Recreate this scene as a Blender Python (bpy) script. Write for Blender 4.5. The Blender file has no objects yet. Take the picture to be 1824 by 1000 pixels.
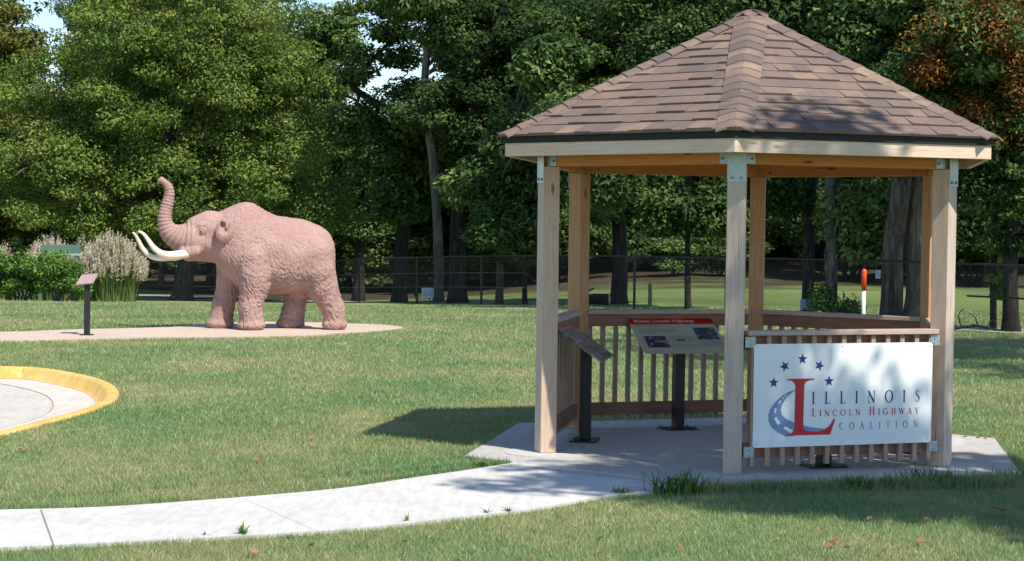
import bpy, bmesh, math, random
import numpy as np
from math import sin, cos, pi, radians, sqrt, atan2
from mathutils import Vector, Matrix, geometry

random.seed(5)
sc = bpy.context.scene
col = sc.collection
V = Vector

# ------------------------------------------------------------------ camera
W0, H0, FPX = 1824.0, 1000.0, 3275.4
R = 1.75                                   # gazebo post circle, metres
EYE = 1.027 * R
PIT, ROLL = -0.0307, 0.0130
_F = V((0, cos(PIT), sin(PIT))); _U = V((0, -sin(PIT), cos(PIT))); _R = V((1, 0, 0))
CR = cos(ROLL) * _R + sin(ROLL) * _U
CU = -sin(ROLL) * _R + cos(ROLL) * _U
cam_d = bpy.data.cameras.new('camera'); cam = bpy.data.objects.new('camera', cam_d); col.objects.link(cam)
m = Matrix.Identity(4)
for i in range(3):
    m[i][0] = CR[i]; m[i][1] = CU[i]; m[i][2] = -_F[i]
m.translation = V((0, 0, EYE)); cam.matrix_world = m
cam_d.sensor_width = 36; cam_d.lens = 36 * FPX / W0; cam_d.clip_end = 2000; cam_d.clip_start = 0.05
sc.camera = cam

def terrain(x, y):
    t = min(1.0, max(0.0, (y - 34) / 34.0))
    z = -0.03 - 0.9 * t * t * (3 - 2 * t)
    b = min(1.0, max(0.0, (y - 54) / 50.0)); rx = min(1.0, max(0.0, (x + 6) / 12.0))
    return z + (.9 * min(1.0, max(0.0, (y - 36) / 18.0)) * t * t * (3 - 2 * t) + 1.3 * b * b * (3 - 2 * b)) * rx * rx * (3 - 2 * rx)
def ray(px, py):
    return (_F * FPX + CR * (px - W0 / 2) - CU * (py - H0 / 2)).normalized()
def gnd(px, py, z=None):
    """ground point seen at a place of the survey picture"""
    d = ray(px, py); zz = -0.03 if z is None else z
    for _ in range(30):
        t = (zz - EYE) / d.z; p = V((0, 0, EYE)) + d * t
        if z is not None: return p
        zz = 0.5 * zz + 0.5 * terrain(p.x, p.y)
    return p
def at(px, py, Y):
    d = ray(px, py); return V((0, 0, EYE)) + d * (Y / d.y)

# ------------------------------------------------------------------ tagging
def tag(o, label=None, cat=None, group=None, kind=None):
    if label: o['label'] = label
    if cat: o['category'] = cat
    if group: o['group'] = group
    if kind: o['kind'] = kind
    return o
def empty(name, loc, rz=0.0, label=None, cat=None, group=None):
    o = bpy.data.objects.new(name, None); col.objects.link(o); o.empty_display_size = 0.2
    o.location = loc; o.rotation_euler = (0, 0, rz)
    return tag(o, label, cat, group)
def link(name, me, mat=None, parent=None, mw=None):
    o = bpy.data.objects.new(name, me); col.objects.link(o)
    if mat:
        if len(me.materials) == 0: me.materials.append(mat)
    if parent: o.parent = parent
    if mw is not None: o.matrix_basis = mw
    return o
def copy_tree(o, parent=None):
    c = o.copy(); col.objects.link(c); c.parent = parent
    for ch in o.children: copy_tree(ch, c)
    return c

# ------------------------------------------------------------------ materials
class NT:
    def __init__(s, name):
        s.m = bpy.data.materials.new(name); s.m.use_nodes = True; s.t = s.m.node_tree
        s.t.nodes.clear(); s.out = s.n('ShaderNodeOutputMaterial')
    def n(s, t, **k):
        nd = s.t.nodes.new(t)
        for a, b in k.items():
            if a.startswith('i_'):
                key = a[2:]; key = int(key) if key.isdigit() else key.replace('_', ' ')
                nd.inputs[key].default_value = b
            else: setattr(nd, a, b)
        return nd
    def l(s, a, b): s.t.links.new(a, b)
    def pos(s, kind='Object'):
        if kind == 'World': return s.n('ShaderNodeNewGeometry').outputs['Position']
        return s.n('ShaderNodeTexCoord').outputs['Object']
    def mapping(s, src, scale=(1, 1, 1), rot=(0, 0, 0)):
        mp = s.n('ShaderNodeMapping'); mp.inputs['Scale'].default_value = scale; mp.inputs['Rotation'].default_value = rot
        s.l(src, mp.inputs[0]); return mp.outputs[0]
    def noise(s, src, scale, detail=4, rough=0.55, dist=0.0):
        nz = s.n('ShaderNodeTexNoise', i_Scale=scale, i_Detail=detail, i_Roughness=rough, i_Distortion=dist)
        s.l(src, nz.inputs['Vector']); return nz.outputs[0]
    def ramp(s, fac, stops):
        r = s.n('ShaderNodeValToRGB'); e = r.color_ramp.elements
        while len(e) < len(stops): e.new(0.5)
        for q, (p, c) in zip(e, stops):
            q.position = p; q.color = (*c, 1) if len(c) == 3 else c
        s.l(fac, r.inputs[0]); return r.outputs[0]
    def mix(s, fac, a, b, mode='MIX'):
        x = s.n('ShaderNodeMix', data_type='RGBA', blend_type=mode)
        for sock, v in ((x.inputs[0], fac), (x.inputs[6], a), (x.inputs[7], b)):
            if isinstance(v, (int, float)): sock.default_value = v
            elif isinstance(v, tuple): sock.default_value = (*v, 1)
            else: s.l(v, sock)
        return x.outputs[2]
    def bump(s, h, strength=0.5, dist=0.01):
        b = s.n('ShaderNodeBump', i_Strength=strength, i_Distance=dist); s.l(h, b.inputs['Height']); return b.outputs[0]
    def pbr(s, color, rough=0.7, normal=None, metal=0.0, spec=0.5):
        p = s.n('ShaderNodeBsdfPrincipled'); p.inputs['Metallic'].default_value = metal
        p.inputs['Specular IOR Level'].default_value = spec
        if isinstance(color, tuple): p.inputs['Base Color'].default_value = (*color, 1)
        else: s.l(color, p.inputs['Base Color'])
        if isinstance(rough, (int, float)): p.inputs['Roughness'].default_value = rough
        else: s.l(rough, p.inputs['Roughness'])
        if normal: s.l(normal, p.inputs['Normal'])
        s.l(p.outputs[0], s.out.inputs[0]); return p
M = {}
def simple(name, c, rough=0.6, metal=0.0, var=0.12, scale=20, bump=0.0):
    t = NT(name); p = t.pos()
    nz = t.noise(p, scale, 4)
    cc = t.mix(nz, tuple(v * (1 - var) for v in c), tuple(min(1, v * (1 + var)) for v in c))
    t.pbr(cc, rough, t.bump(nz, bump, 0.01) if bump else None, metal); M[name] = t.m
def wood(name, dark, mid, light, knots=True, rough=0.75, grey=None):
    t = NT(name); p = t.pos()
    oi = t.n('ShaderNodeObjectInfo'); ad = t.n('ShaderNodeVectorMath', operation='ADD')
    sc_ = t.n('ShaderNodeVectorMath', operation='SCALE'); sc_.inputs['Scale'].default_value = 7.0
    cmb = t.n('ShaderNodeCombineXYZ'); t.l(oi.outputs['Random'], cmb.inputs[0]); t.l(oi.outputs['Random'], cmb.inputs[1]); t.l(oi.outputs['Random'], cmb.inputs[2])
    t.l(cmb.outputs[0], sc_.inputs[0]); t.l(p, ad.inputs[0]); t.l(sc_.outputs[0], ad.inputs[1]); q = ad.outputs[0]
    g1 = t.noise(t.mapping(q, (1.2, 22, 22)), 3.0, 5, 0.6, 0.6)
    g2 = t.noise(t.mapping(q, (2.5, 90, 90)), 3.0, 3, 0.6)
    g3 = t.noise(t.mapping(q, (0.5, 3, 3)), 1.5, 3)
    f = t.mix(0.35, g1, g2)
    c = t.ramp(f, [(0.30, dark), (0.5, mid), (0.72, light)])
    c = t.mix(t.ramp(g3, [(0.35, (0, 0, 0)), (0.75, (.45, .45, .45))]), c, grey if grey else mid)
    if knots:
        vo = t.n('ShaderNodeTexVoronoi', i_Scale=1.0); t.l(t.mapping(q, (2.2, 6.5, 6.5)), vo.inputs['Vector'])
        k = t.ramp(vo.outputs['Distance'], [(0.06, (1, 1, 1)), (0.13, (0, 0, 0))])
        c = t.mix(k, c, tuple(v * 0.45 for v in dark))
    ck = t.noise(t.mapping(q, (.9, 40, 40)), 2.2, 2, .4); c = t.mix(t.ramp(ck, [(.70, (0, 0, 0)), (.74, (.75, .75, .75))]), c, tuple(v * .38 for v in dark))
    t.pbr(c, rough, t.bump(f, 0.35, 0.004)); M[name] = t.m
wood('weathered_wood', (.35, .255, .20), (.50, .395, .325), (.60, .495, .42), False, grey=(.47, .42, .38))
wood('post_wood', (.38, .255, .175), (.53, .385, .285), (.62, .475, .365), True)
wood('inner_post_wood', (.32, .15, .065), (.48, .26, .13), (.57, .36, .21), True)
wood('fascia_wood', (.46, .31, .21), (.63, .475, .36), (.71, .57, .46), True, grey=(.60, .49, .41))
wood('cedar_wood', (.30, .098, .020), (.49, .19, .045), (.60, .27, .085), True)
wood('rail_wood', (.16, .068, .038), (.26, .122, .072), (.35, .185, .12), False)
wood('baluster_wood', (.22, .14, .095), (.36, .25, .18), (.45, .34, .26), False)
wood('cap_wood', (.30, .20, .16), (.44, .33, .27), (.56, .45, .38), False)
simple('galvanised', (.36, .42, .45), 0.45, 0.65, 0.25, 45)
simple('bolt_metal', (.16, .17, .18), 0.4, 0.8)
simple('drip_metal', (.008, .008, .009), 0.7)
simple('black_metal', (.012, .012, .013), 0.5)
simple('sign_white', (.78, .81, .83), 0.22, 0, 0.02, 6)
simple('navy', (.012, .03, .20), 0.4); simple('sign_red', (.55, .012, .03), 0.4)
simple('sign_grey', (.14, .20, .26), 0.4); simple('road_blue', (.16, .27, .45), 0.4)
simple('panel_red', (.45, .008, .012), 0.3); simple('panel_tan', (.44, .42, .31), 0.3, 0, 0.04)
simple('panel_ink', (.19, .18, .14), 0.5); simple('panel_cream', (.82, .74, .62), 0.4)
simple('panel_edge', (.33, .29, .27), 0.35, 0.3)
simple('ivory', (.78, .70, .55), 0.38, 0, 0.12, 7)
simple('eye_dark', (.05, .03, .025), 0.3)
simple('orange_plastic', (.75, .075, .012), 0.45); simple('white_plastic', (.76, .78, .80), 0.4)
simple('fence_black', (.010, .016, .017), 0.5); simple('wire_grey', (.20, .21, .22), 0.4, 0.6)
simple('bench_green', (.10, .19, .15), 0.5, 0, 0.15); simple('bench_edge', (.32, .45, .38), 0.5)
simple('grey_post', (.20, .18, .15), 0.9, 0, 0.3, 30, .3)
simple('cut_wood', (.50, .26, .13), 0.8, 0, 0.2, 20)
simple('pink_panel', (.36, .24, .25), 0.5, 0, 0.1, 60)
simple('groove', (.22, .21, .20), 0.95); simple('stone_tan', (.42, .36, .30), 0.9, 0, .3, 14, .4)
simple('notice_blue', (.42, .52, .62), 0.4, 0, 0.1, 30); simple('notice_ink', (.10, .12, .22), 0.5)
simple('flower_red', (.6, .07, .02), 0.7)

def photo_mat():
    t = NT('print_photo'); p = t.pos()
    a = t.noise(t.mapping(p, (1, 1.6, 1)), 17, 5, 0.6, 0.4)
    sp = t.n('ShaderNodeSeparateXYZ'); t.l(p, sp.inputs[0])
    c = t.ramp(a, [(0.42, (.012, .012, .02)), (0.55, (.05, .05, .07)), (0.66, (.35, .35, .42))])
    t.pbr(c, 0.3); M['print_photo'] = t.m
    t = NT('print_brown'); p = t.pos(); a = t.noise(t.mapping(p, (1, 2, 1)), 7, 5, 0.6, 0.5)
    c = t.ramp(a, [(0.35, (.07, .045, .03)), (0.5, (.20, .15, .11)), (0.7, (.42, .38, .36))]); t.pbr(c, 0.22); M['print_brown'] = t.m
photo_mat()

def concrete(name, c, var=.10, stain=(.6, .58, .54)):
    t = NT(name); p = t.pos('World')
    a = t.noise(p, 1.3, 5, .6); b = t.noise(p, 90, 4, .7); d = t.noise(t.mapping(p, (6, 1.2, 1)), 3, 4, .6)
    cc = t.mix(t.ramp(a, [(.3, (0, 0, 0)), (.75, (1, 1, 1))]), tuple(v * (1 - var) for v in c), tuple(min(1, v * (1 + var)) for v in c))
    cc = t.mix(t.ramp(d, [(.42, (0, 0, 0)), (.75, (.5, .5, .5))]), cc, tuple(u * v for u, v in zip(c, stain)))
    cc = t.mix(t.ramp(b, [(.35, (.5, .5, .5)), (.5, (0, 0, 0))]), cc, tuple(v * .72 for v in c))
    e = t.noise(t.mapping(p, (1, 1, 1), (0, 0, .6)), .8, 8, .75, 1.5)
    cc = t.mix(t.ramp(e, [(.490, (0, 0, 0)), (.497, (.30, .30, .30)), (.503, (.30, .30, .30)), (.51, (0, 0, 0))]), cc, tuple(v * .55 for v in c))
    sp_ = t.noise(p, 11, 3, .5); cc = t.mix(t.ramp(sp_, [(.70, (0, 0, 0)), (.76, (.4, .4, .4))]), cc, tuple(v * .6 for v in c))
    t.pbr(cc, .9, t.bump(b, .35, .004)); M[name] = t.m
concrete('walk_concrete', (.57, .56, .54)); concrete('pad_concrete', (.45, .44, .42)); concrete('footing_concrete', (.50, .49, .475))
concrete('drive_concrete', (.53, .495, .45), .08); concrete('gutter_concrete', (.60, .54, .49)); concrete('statue_slab', (.56, .44, .35), .08)
concrete('far_path', (.36, .355, .33))

def curb_mat():
    t = NT('curb_paint'); p = t.pos('World')
    a = t.noise(p, 3.2, 5, .65); b = t.noise(p, 14, 5, .7)
    c = t.ramp(a, [(.3, (.52, .31, .07)), (.55, (.70, .44, .11)), (.8, (.66, .48, .22))])
    c = t.mix(t.ramp(b, [(.58, (0, 0, 0)), (.64, (.9, .9, .9))]), c, (.58, .52, .42))
    t.pbr(c, .75, t.bump(b, .3, .006)); M['curb_paint'] = t.m
curb_mat()

def lawn_color(t):
    p = t.pos('World')
    a = t.noise(p, .42, 5, .62, .4); b = t.noise(p, 2.6, 4, .6); c3 = t.noise(p, 7.0, 3, .6)
    c = t.ramp(a, [(.30, (.162, .268, .102)), (.42, (.218, .302, .120)), (.54, (.292, .325, .142)), (.67, (.378, .355, .185))])
    c = t.mix(t.ramp(b, [(.46, (.0, .0, .0)), (.76, (.65, .65, .65))]), c, (.125, .235, .082))
    c = t.mix(t.ramp(c3, [(.60, (0, 0, 0)), (.74, (.55, .55, .55))]), c, (.36, .31, .17))
    return p, c
def lawn_mat():
    t = NT('lawn'); p, c = lawn_color(t)
    f = t.noise(t.mapping(p, (1, .5, 1)), 34, 4, .75); g = t.noise(p, 5, 4, .7)
    c = t.mix(t.ramp(f, [(.35, (.55, .55, .55)), (.62, (0, 0, 0))]), c, (.085, .14, .045))
    t.pbr(c, 1.0, t.bump(t.mix(.4, f, g), .9, .06), spec=.1); M['lawn'] = t.m
    t = NT('grass_blades'); p, c = lawn_color(t)
    at_ = t.n('ShaderNodeAttribute', attribute_name='tint')
    c = t.mix(1.0, c, t.ramp(at_.outputs['Fac'], [(0, (.84, .88, .85)), (.55, (1.06, 1.07, 1.03)), (.86, (1.28, 1.26, 1.2)), (1, (1.75, 1.55, 1.45))]), 'MULTIPLY')
    d = t.n('ShaderNodeBsdfDiffuse'); tr = t.n('ShaderNodeBsdfTranslucent'); gl = t.n('ShaderNodeBsdfGlossy', i_Roughness=.45)
    gl.inputs[0].default_value = (.7, .75, .8, 1)
    t.l(c, d.inputs[0]); t.l(c, tr.inputs[0]); mx = t.n('ShaderNodeMixShader', i_0=.30)
    t.l(d.outputs[0], mx.inputs[1]); t.l(tr.outputs[0], mx.inputs[2])
    m2 = t.n('ShaderNodeMixShader', i_0=.05); t.l(mx.outputs[0], m2.inputs[1]); t.l(gl.outputs[0], m2.inputs[2])
    t.l(m2.outputs[0], t.out.inputs[0]); M['grass_blades'] = t.m
lawn_mat()
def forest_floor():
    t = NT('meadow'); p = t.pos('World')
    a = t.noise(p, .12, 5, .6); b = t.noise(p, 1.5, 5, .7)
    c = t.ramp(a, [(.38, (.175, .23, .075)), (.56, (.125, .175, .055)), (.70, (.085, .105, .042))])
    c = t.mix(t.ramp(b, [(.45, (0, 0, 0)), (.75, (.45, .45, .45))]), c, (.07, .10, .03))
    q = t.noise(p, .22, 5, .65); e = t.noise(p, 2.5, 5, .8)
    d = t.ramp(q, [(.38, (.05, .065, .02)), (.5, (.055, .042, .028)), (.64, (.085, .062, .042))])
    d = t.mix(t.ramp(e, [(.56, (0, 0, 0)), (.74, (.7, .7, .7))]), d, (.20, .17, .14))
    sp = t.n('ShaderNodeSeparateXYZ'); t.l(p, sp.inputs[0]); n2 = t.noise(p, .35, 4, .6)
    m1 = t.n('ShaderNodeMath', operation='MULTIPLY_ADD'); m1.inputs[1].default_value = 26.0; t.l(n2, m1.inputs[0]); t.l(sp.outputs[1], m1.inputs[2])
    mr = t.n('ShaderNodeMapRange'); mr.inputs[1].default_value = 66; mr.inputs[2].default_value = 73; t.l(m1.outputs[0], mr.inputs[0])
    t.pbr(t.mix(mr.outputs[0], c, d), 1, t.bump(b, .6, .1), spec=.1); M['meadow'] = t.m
forest_floor()

def leaf_mat(name, dark, mid, light, trans=.28, gloss=.0, odd=None):
    t = NT(name); at_ = t.n('ShaderNodeAttribute', attribute_name='tint'); oi = t.n('ShaderNodeObjectInfo')
    st = [(0, dark), (.5, mid), (.9, light)]
    if odd: st = [(0, dark), (.5, mid), (.93, light), (1, odd)]
    c = t.ramp(at_.outputs['Fac'], st)
    hv = t.n('ShaderNodeHueSaturation'); mr = t.n('ShaderNodeMapRange'); mr.inputs[3].default_value = .8; mr.inputs[4].default_value = 1.15
    t.l(oi.outputs['Random'], mr.inputs[0]); t.l(mr.outputs[0], hv.inputs['Value']); t.l(c, hv.inputs['Color']); c = hv.outputs[0]
    d = t.n('ShaderNodeBsdfDiffuse'); tr = t.n('ShaderNodeBsdfTranslucent'); t.l(c, d.inputs[0]); t.l(c, tr.inputs[0]); mx = t.n('ShaderNodeMixShader', i_0=trans)
    t.l(d.outputs[0], mx.inputs[1]); t.l(tr.outputs[0], mx.inputs[2])
    t.l(mx.outputs[0], t.out.inputs[0]); M[name] = t.m
leaf_mat('maple_leaf', (.058, .108, .024), (.140, .212, .045), (.27, .33, .085), odd=(.24, .16, .05))
leaf_mat('oak_leaf', (.034, .070, .024), (.092, .155, .048), (.22, .29, .095), gloss=.0)
leaf_mat('deep_leaf', (.022, .046, .016), (.054, .098, .032), (.13, .185, .06), gloss=.0)
leaf_mat('yellow_leaf', (.07, .09, .02), (.15, .175, .04), (.26, .25, .07), odd=(.25, .14, .04))
leaf_mat('rust_leaf', (.05, .032, .012), (.23, .10, .03), (.44, .21, .065), odd=(.26, .26, .06))
leaf_mat('bush_leaf', (.06, .13, .028), (.12, .23, .045), (.22, .34, .085), gloss=.0)
leaf_mat('reed_leaf', (.06, .10, .03), (.11, .16, .045), (.20, .24, .08), gloss=.0)
leaf_mat('plume', (.50, .41, .30), (.68, .59, .46), (.82, .74, .62), trans=.35, gloss=.0)
leaf_mat('weed_leaf', (.06, .13, .035), (.11, .21, .055), (.18, .30, .08), gloss=.0)
leaf_mat('dry_leaf', (.25, .12, .06), (.36, .19, .10), (.50, .32, .18), trans=.2, gloss=.0)

def bark(name, dark, mid, light, sc_=1.0):
    t = NT(name); p = t.pos('World')
    q = t.mapping(p, (1, 1, .18)); a = t.noise(q, 14 * sc_, 5, .7, .8); b = t.noise(p, .9, 4, .6)
    c = t.ramp(a, [(.36, dark), (.52, mid), (.68, light)]); c = t.mix(t.ramp(b, [(.4, (0, 0, 0)), (.75, (.6, .6, .6))]), c, dark)
    t.pbr(c, .95, t.bump(a, .9, .05), spec=.2); M[name] = t.m
bark('dark_bark', (.012, .011, .010), (.035, .031, .028), (.075, .068, .060))
bark('grey_bark', (.05, .045, .04), (.12, .108, .095), (.22, .20, .175))
bark('bole_bark', (.035, .030, .025), (.115, .098, .082), (.24, .21, .175), .8)  # lightened and warmed to stand in for sun on the leaning trunk
bark('pale_bark', (.10, .08, .06), (.24, .20, .155), (.42, .37, .30), .8)

def shingle_mat():
    t = NT('shingle'); at_ = t.n('ShaderNodeAttribute', attribute_name='tint'); p = t.pos()
    c = t.ramp(at_.outputs['Fac'], [(0, (.11, .096, .096)), (.14, (.142, .116, .110)), (.34, (.205, .144, .120)), (.6, (.250, .172, .135)), (.82, (.295, .205, .152)), (1, (.345, .25, .178))])
    a = t.noise(p, 5.5, 4, .6); c = t.mix(t.ramp(a, [(.38, (0, 0, 0)), (.68, (.75, .75, .75))]), c, (.155, .120, .112))
    b = t.noise(p, 220, 3, .8); c = t.mix(t.ramp(b, [(.4, (.5, .5, .5)), (.6, (0, 0, 0))]), c, (.10, .075, .068))
    t.pbr(c, .95, t.bump(b, .5, .003), spec=.25); M['shingle'] = t.m
shingle_mat()

def statue_mat():
    t = NT('pink_cement'); p = t.pos()
    a = t.noise(p, 2.2, 5, .65); b = t.noise(t.mapping(p, (1, 1, .55)), 46, 4, .7, .8); d = t.noise(p, 9, 4, .7)
    c = t.ramp(a, [(.3, (.35, .215, .19)), (.5, (.425, .268, .24)), (.7, (.49, .33, .30))])
    c = t.mix(t.ramp(b, [(.33, (.55, .55, .55)), (.52, (0, 0, 0))]), c, (.26, .125, .10))
    c = t.mix(t.ramp(d, [(.55, (0, 0, 0)), (.75, (.4, .4, .4))]), c, (.36, .24, .22))
    e = t.noise(t.mapping(p, (9, 9, .9)), 1.4, 5, .65); c = t.mix(t.ramp(e, [(.50, (0, 0, 0)), (.70, (.5, .5, .5))]), c, (.33, .235, .215))
    t.pbr(c, .85, t.bump(b, .8, .02), spec=.25); M['pink_cement'] = t.m
statue_mat()

# ------------------------------------------------------------------ mesh helpers
def mesh_np(name, verts, faces_flat, per, tint=None, smooth=False):
    verts = np.asarray(verts, np.float32).reshape(-1, 3); idx = np.asarray(faces_flat, np.int32).ravel(); nf = len(idx) // per
    me = bpy.data.meshes.new(name)
    me.vertices.add(len(verts)); me.vertices.foreach_set('co', verts.ravel())
    me.loops.add(len(idx)); me.loops.foreach_set('vertex_index', idx)
    me.polygons.add(nf); me.polygons.foreach_set('loop_start', np.arange(0, nf * per, per, dtype=np.int32))
    if smooth: me.polygons.foreach_set('use_smooth', np.ones(nf, bool))
    me.update(calc_edges=True)
    if tint is not None:
        a = me.attributes.new('tint', 'FLOAT', 'POINT'); a.data.foreach_set('value', np.asarray(tint, np.float32))
    return me
class MB:
    """collects shapes, builds one mesh"""
    def __init__(s): s.v = []; s.f = []; s.t = []; s.g = [0]
    def add(s, vs, fs, tint=0.5):
        b = len(s.v); s.v += [tuple(v) for v in vs]; s.f += [tuple(i + b for i in f) for f in fs]; s.t += [tint] * len(vs)
    def box(s, x0, x1, y0, y1, z0, z1, tint=0.5, mat=None):
        vs = [V((x, y, z)) for z in (z0, z1) for y in (y0, y1) for x in (x0, x1)]
        if mat is not None: vs = [mat @ v for v in vs]
        s.add(vs, [(0, 2, 3, 1), (4, 5, 7, 6), (0, 1, 5, 4), (2, 6, 7, 3), (0, 4, 6, 2), (1, 3, 7, 5)], tint)
    def prism(s, poly, z0, z1, mat=None, tint=.5):
        n = len(poly); vs = [V((x, y, z)) for z in (z0, z1) for x, y in poly]
        if mat is not None: vs = [mat @ v for v in vs]
        s.add(vs, [tuple(range(n))[::-1], tuple(range(n, 2 * n))] + [(i, (i + 1) % n, n + (i + 1) % n, n + i) for i in range(n)], tint)
    def tube(s, pts, rad, seg=8, caps=True, tint=.5, rfun=None):
        pts = [V(p) for p in pts]; n = len(pts); vs = []; pu = None
        for i, p in enumerate(pts):
            d = (pts[min(i + 1, n - 1)] - pts[max(i - 1, 0)]).normalized()
            if pu is None: pu = d.orthogonal().normalized()
            pu = (pu - d * pu.dot(d)).normalized(); w = d.cross(pu); r = rad[i] if hasattr(rad, '__len__') else rad
            for k in range(seg):
                a = 2 * pi * k / seg; rr = r * (rfun(i, k) if rfun else 1); vs.append(p + pu * cos(a) * rr + w * sin(a) * rr)
        fs = [(i * seg + k, i * seg + (k + 1) % seg, (i + 1) * seg + (k + 1) % seg, (i + 1) * seg + k) for i in range(n - 1) for k in range(seg)]
        if caps: fs += [tuple(range(seg))[::-1], tuple(range((n - 1) * seg, n * seg))]
        s.add(vs, fs, tint)
    def mark(s): s.g.append(len(s.f)) if len(s.f) > s.g[-1] else None
    def split(s, name, mat, parent=None, mw=None, bevel=0.0, smooth=False):
        """one object for every marked piece"""
        s.mark(); outs = []
        for a, b in zip(s.g[:-1], s.g[1:]):
            q = MB(); ids = sorted({i for f in s.f[a:b] for i in f}); mp = {i: j for j, i in enumerate(ids)}
            q.v = [s.v[i] for i in ids]; q.t = [s.t[i] for i in ids]; q.f = [tuple(mp[i] for i in f) for f in s.f[a:b]]
            outs.append(q.build(name, mat, parent, mw, bevel, smooth))
        return outs
    def mesh(s, name, bevel=0.0, smooth=False):
        me = bpy.data.meshes.new(name); me.from_pydata(s.v, [], s.f)
        a = me.attributes.new('tint', 'FLOAT', 'POINT'); a.data.foreach_set('value', np.array(s.t, np.float32))
        bm = bmesh.new(); bm.from_mesh(me)
        bmesh.ops.recalc_face_normals(bm, faces=bm.faces)
        if bevel: bmesh.ops.bevel(bm, geom=bm.edges[:], offset=bevel, segments=1, affect='EDGES')
        bm.to_mesh(me); bm.free()
        if smooth: me.polygons.foreach_set('use_smooth', np.ones(len(me.polygons), bool))
        me.update(); return me
    def build(s, name, mat, parent=None, mw=None, bevel=0.0, smooth=False):
        return link(name, s.mesh(name, bevel, smooth), mat, parent, mw)
def text_mesh(body, size, depth=0.0):
    cu = bpy.data.curves.new('t', 'FONT'); cu.body = body; cu.size = size; cu.extrude = depth; cu.align_x = 'LEFT'
    ob = bpy.data.objects.new('t', cu); col.objects.link(ob); bpy.context.view_layer.update()
    me = bpy.data.meshes.new_from_object(ob.evaluated_get(bpy.context.evaluated_depsgraph_get()))
    bpy.data.objects.remove(ob); me.name = 'lettering'; return me
def catmull(pts, n=8):
    out = []; P = [V(p) for p in pts]; P = [2 * P[0] - P[1]] + P + [2 * P[-1] - P[-2]]
    for i in range(1, len(P) - 2):
        for k in range(n):
            t = k / n; a, b, c, d = P[i - 1:i + 3]
            out.append(.5 * ((2 * b) + (c - a) * t + (2 * a - 5 * b + 4 * c - d) * t * t + (3 * b - a - 3 * c + d) * t ** 3))
    out.append(P[-2]); return out
def inpoly(x, y, poly):
    poly = np.asarray(poly); r = np.zeros(len(x), bool); n = len(poly); j = n - 1
    for i in range(n):
        xi, yi = poly[i]; xj, yj = poly[j]
        c = ((yi > y) != (yj > y)) & (x < (xj - xi) * (y - yi) / (yj - yi + 1e-12) + xi); r ^= c; j = i
    return r

# ------------------------------------------------------------------ world and light
ELEV = radians(53.0); AZ = Vector((.615, -.79)).normalized()
w = bpy.data.worlds.new('World'); sc.world = w; w.use_nodes = True
bg = w.node_tree.nodes['Background']; sky = w.node_tree.nodes.new('ShaderNodeTexSky'); sky.sky_type = 'NISHITA'
sky.sun_disc = False; sky.sun_elevation = ELEV; sky.sun_rotation = atan2(AZ.x, AZ.y); sky.dust_density = 0.0; sky.ozone_density = 3.0; sky.air_density = 1.0
w.node_tree.links.new(sky.outputs[0], bg.inputs[0]); bg.inputs[1].default_value = 0.125
sd = bpy.data.lights.new('sun', 'SUN'); sd.energy = 4.7; sd.angle = radians(.55); sd.color = (1, .93, .81)
so = bpy.data.objects.new('sun', sd); col.objects.link(so)
TOSUN = V((AZ.x * cos(ELEV), AZ.y * cos(ELEV), sin(ELEV)))
so.rotation_euler = TOSUN.to_track_quat('Z', 'Y').to_euler(); so.location = (10, -12, 20)
sc.view_settings.view_transform = 'Standard'; sc.view_settings.look = 'None'; sc.view_settings.exposure = 0.50; sc.view_settings.gamma = 1
sc.cycles.max_bounces = 7; sc.cycles.diffuse_bounces = 3; sc.cycles.transmission_bounces = 4; sc.cycles.transparent_max_bounces = 4

# ------------------------------------------------------------------ outlines on the ground
CX, CY, ROT = 1.0998 * R, 8.5962 * R, 0.1754
def hexv(k, r, extra=0.0):
    a = ROT + radians(60 * k) + extra; return V((CX - sin(a) * r, CY - cos(a) * r, 0))
PADR = 1.385 * R
pad_poly = [(hexv(k, PADR).x, hexv(k, PADR).y) for k in range(6)]
up = [(-330, 918), (-160, 912), (0, 908), (180, 903), (360, 891), (520, 878), (620, 868), (735, 851), (827, 838), (904, 826)]
lo = [(1262, 868), (1160, 876), (1080, 883), (1004, 896), (927, 909), (773, 926), (620, 942), (400, 956), (200, 966), (0, 975), (-160, 980), (-330, 985)]
walk_poly = [(p.x, p.y) for p in catmull([gnd(*q, z=-.006) for q in up], 4)] + [(p.x, p.y) for p in [gnd(1000, 800, z=0), gnd(1250, 845, z=0)]] + \
            [(p.x, p.y) for p in catmull([gnd(*q, z=-.006) for q in lo], 4)]
drive_px = [(-520, 640), (-250, 643), (0, 655), (60, 657), (110, 663), (160, 673), (190, 682), (207, 693), (212, 704), (207, 715), (190, 724), (155, 737), (100, 752), (0, 778), (-120, 800), (-300, 825), (-520, 850)]
drive_line = catmull([gnd(*q, z=-.02) for q in drive_px], 6)
drive_poly = [(p.x, p.y) for p in drive_line]
slab_px = [(-300, 590), (0, 592), (120, 588), (280, 584), (380, 577), (480, 574), (620, 577), (690, 580), (718, 585), (660, 591), (600, 595), (560, 598), (420, 601), (300, 602), (150, 605), (0, 608), (-300, 612)]
slab_pts = catmull([gnd(*q, z=-.01) for q in slab_px], 3); slab_poly = [(p.x, p.y) for p in slab_pts]

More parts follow.
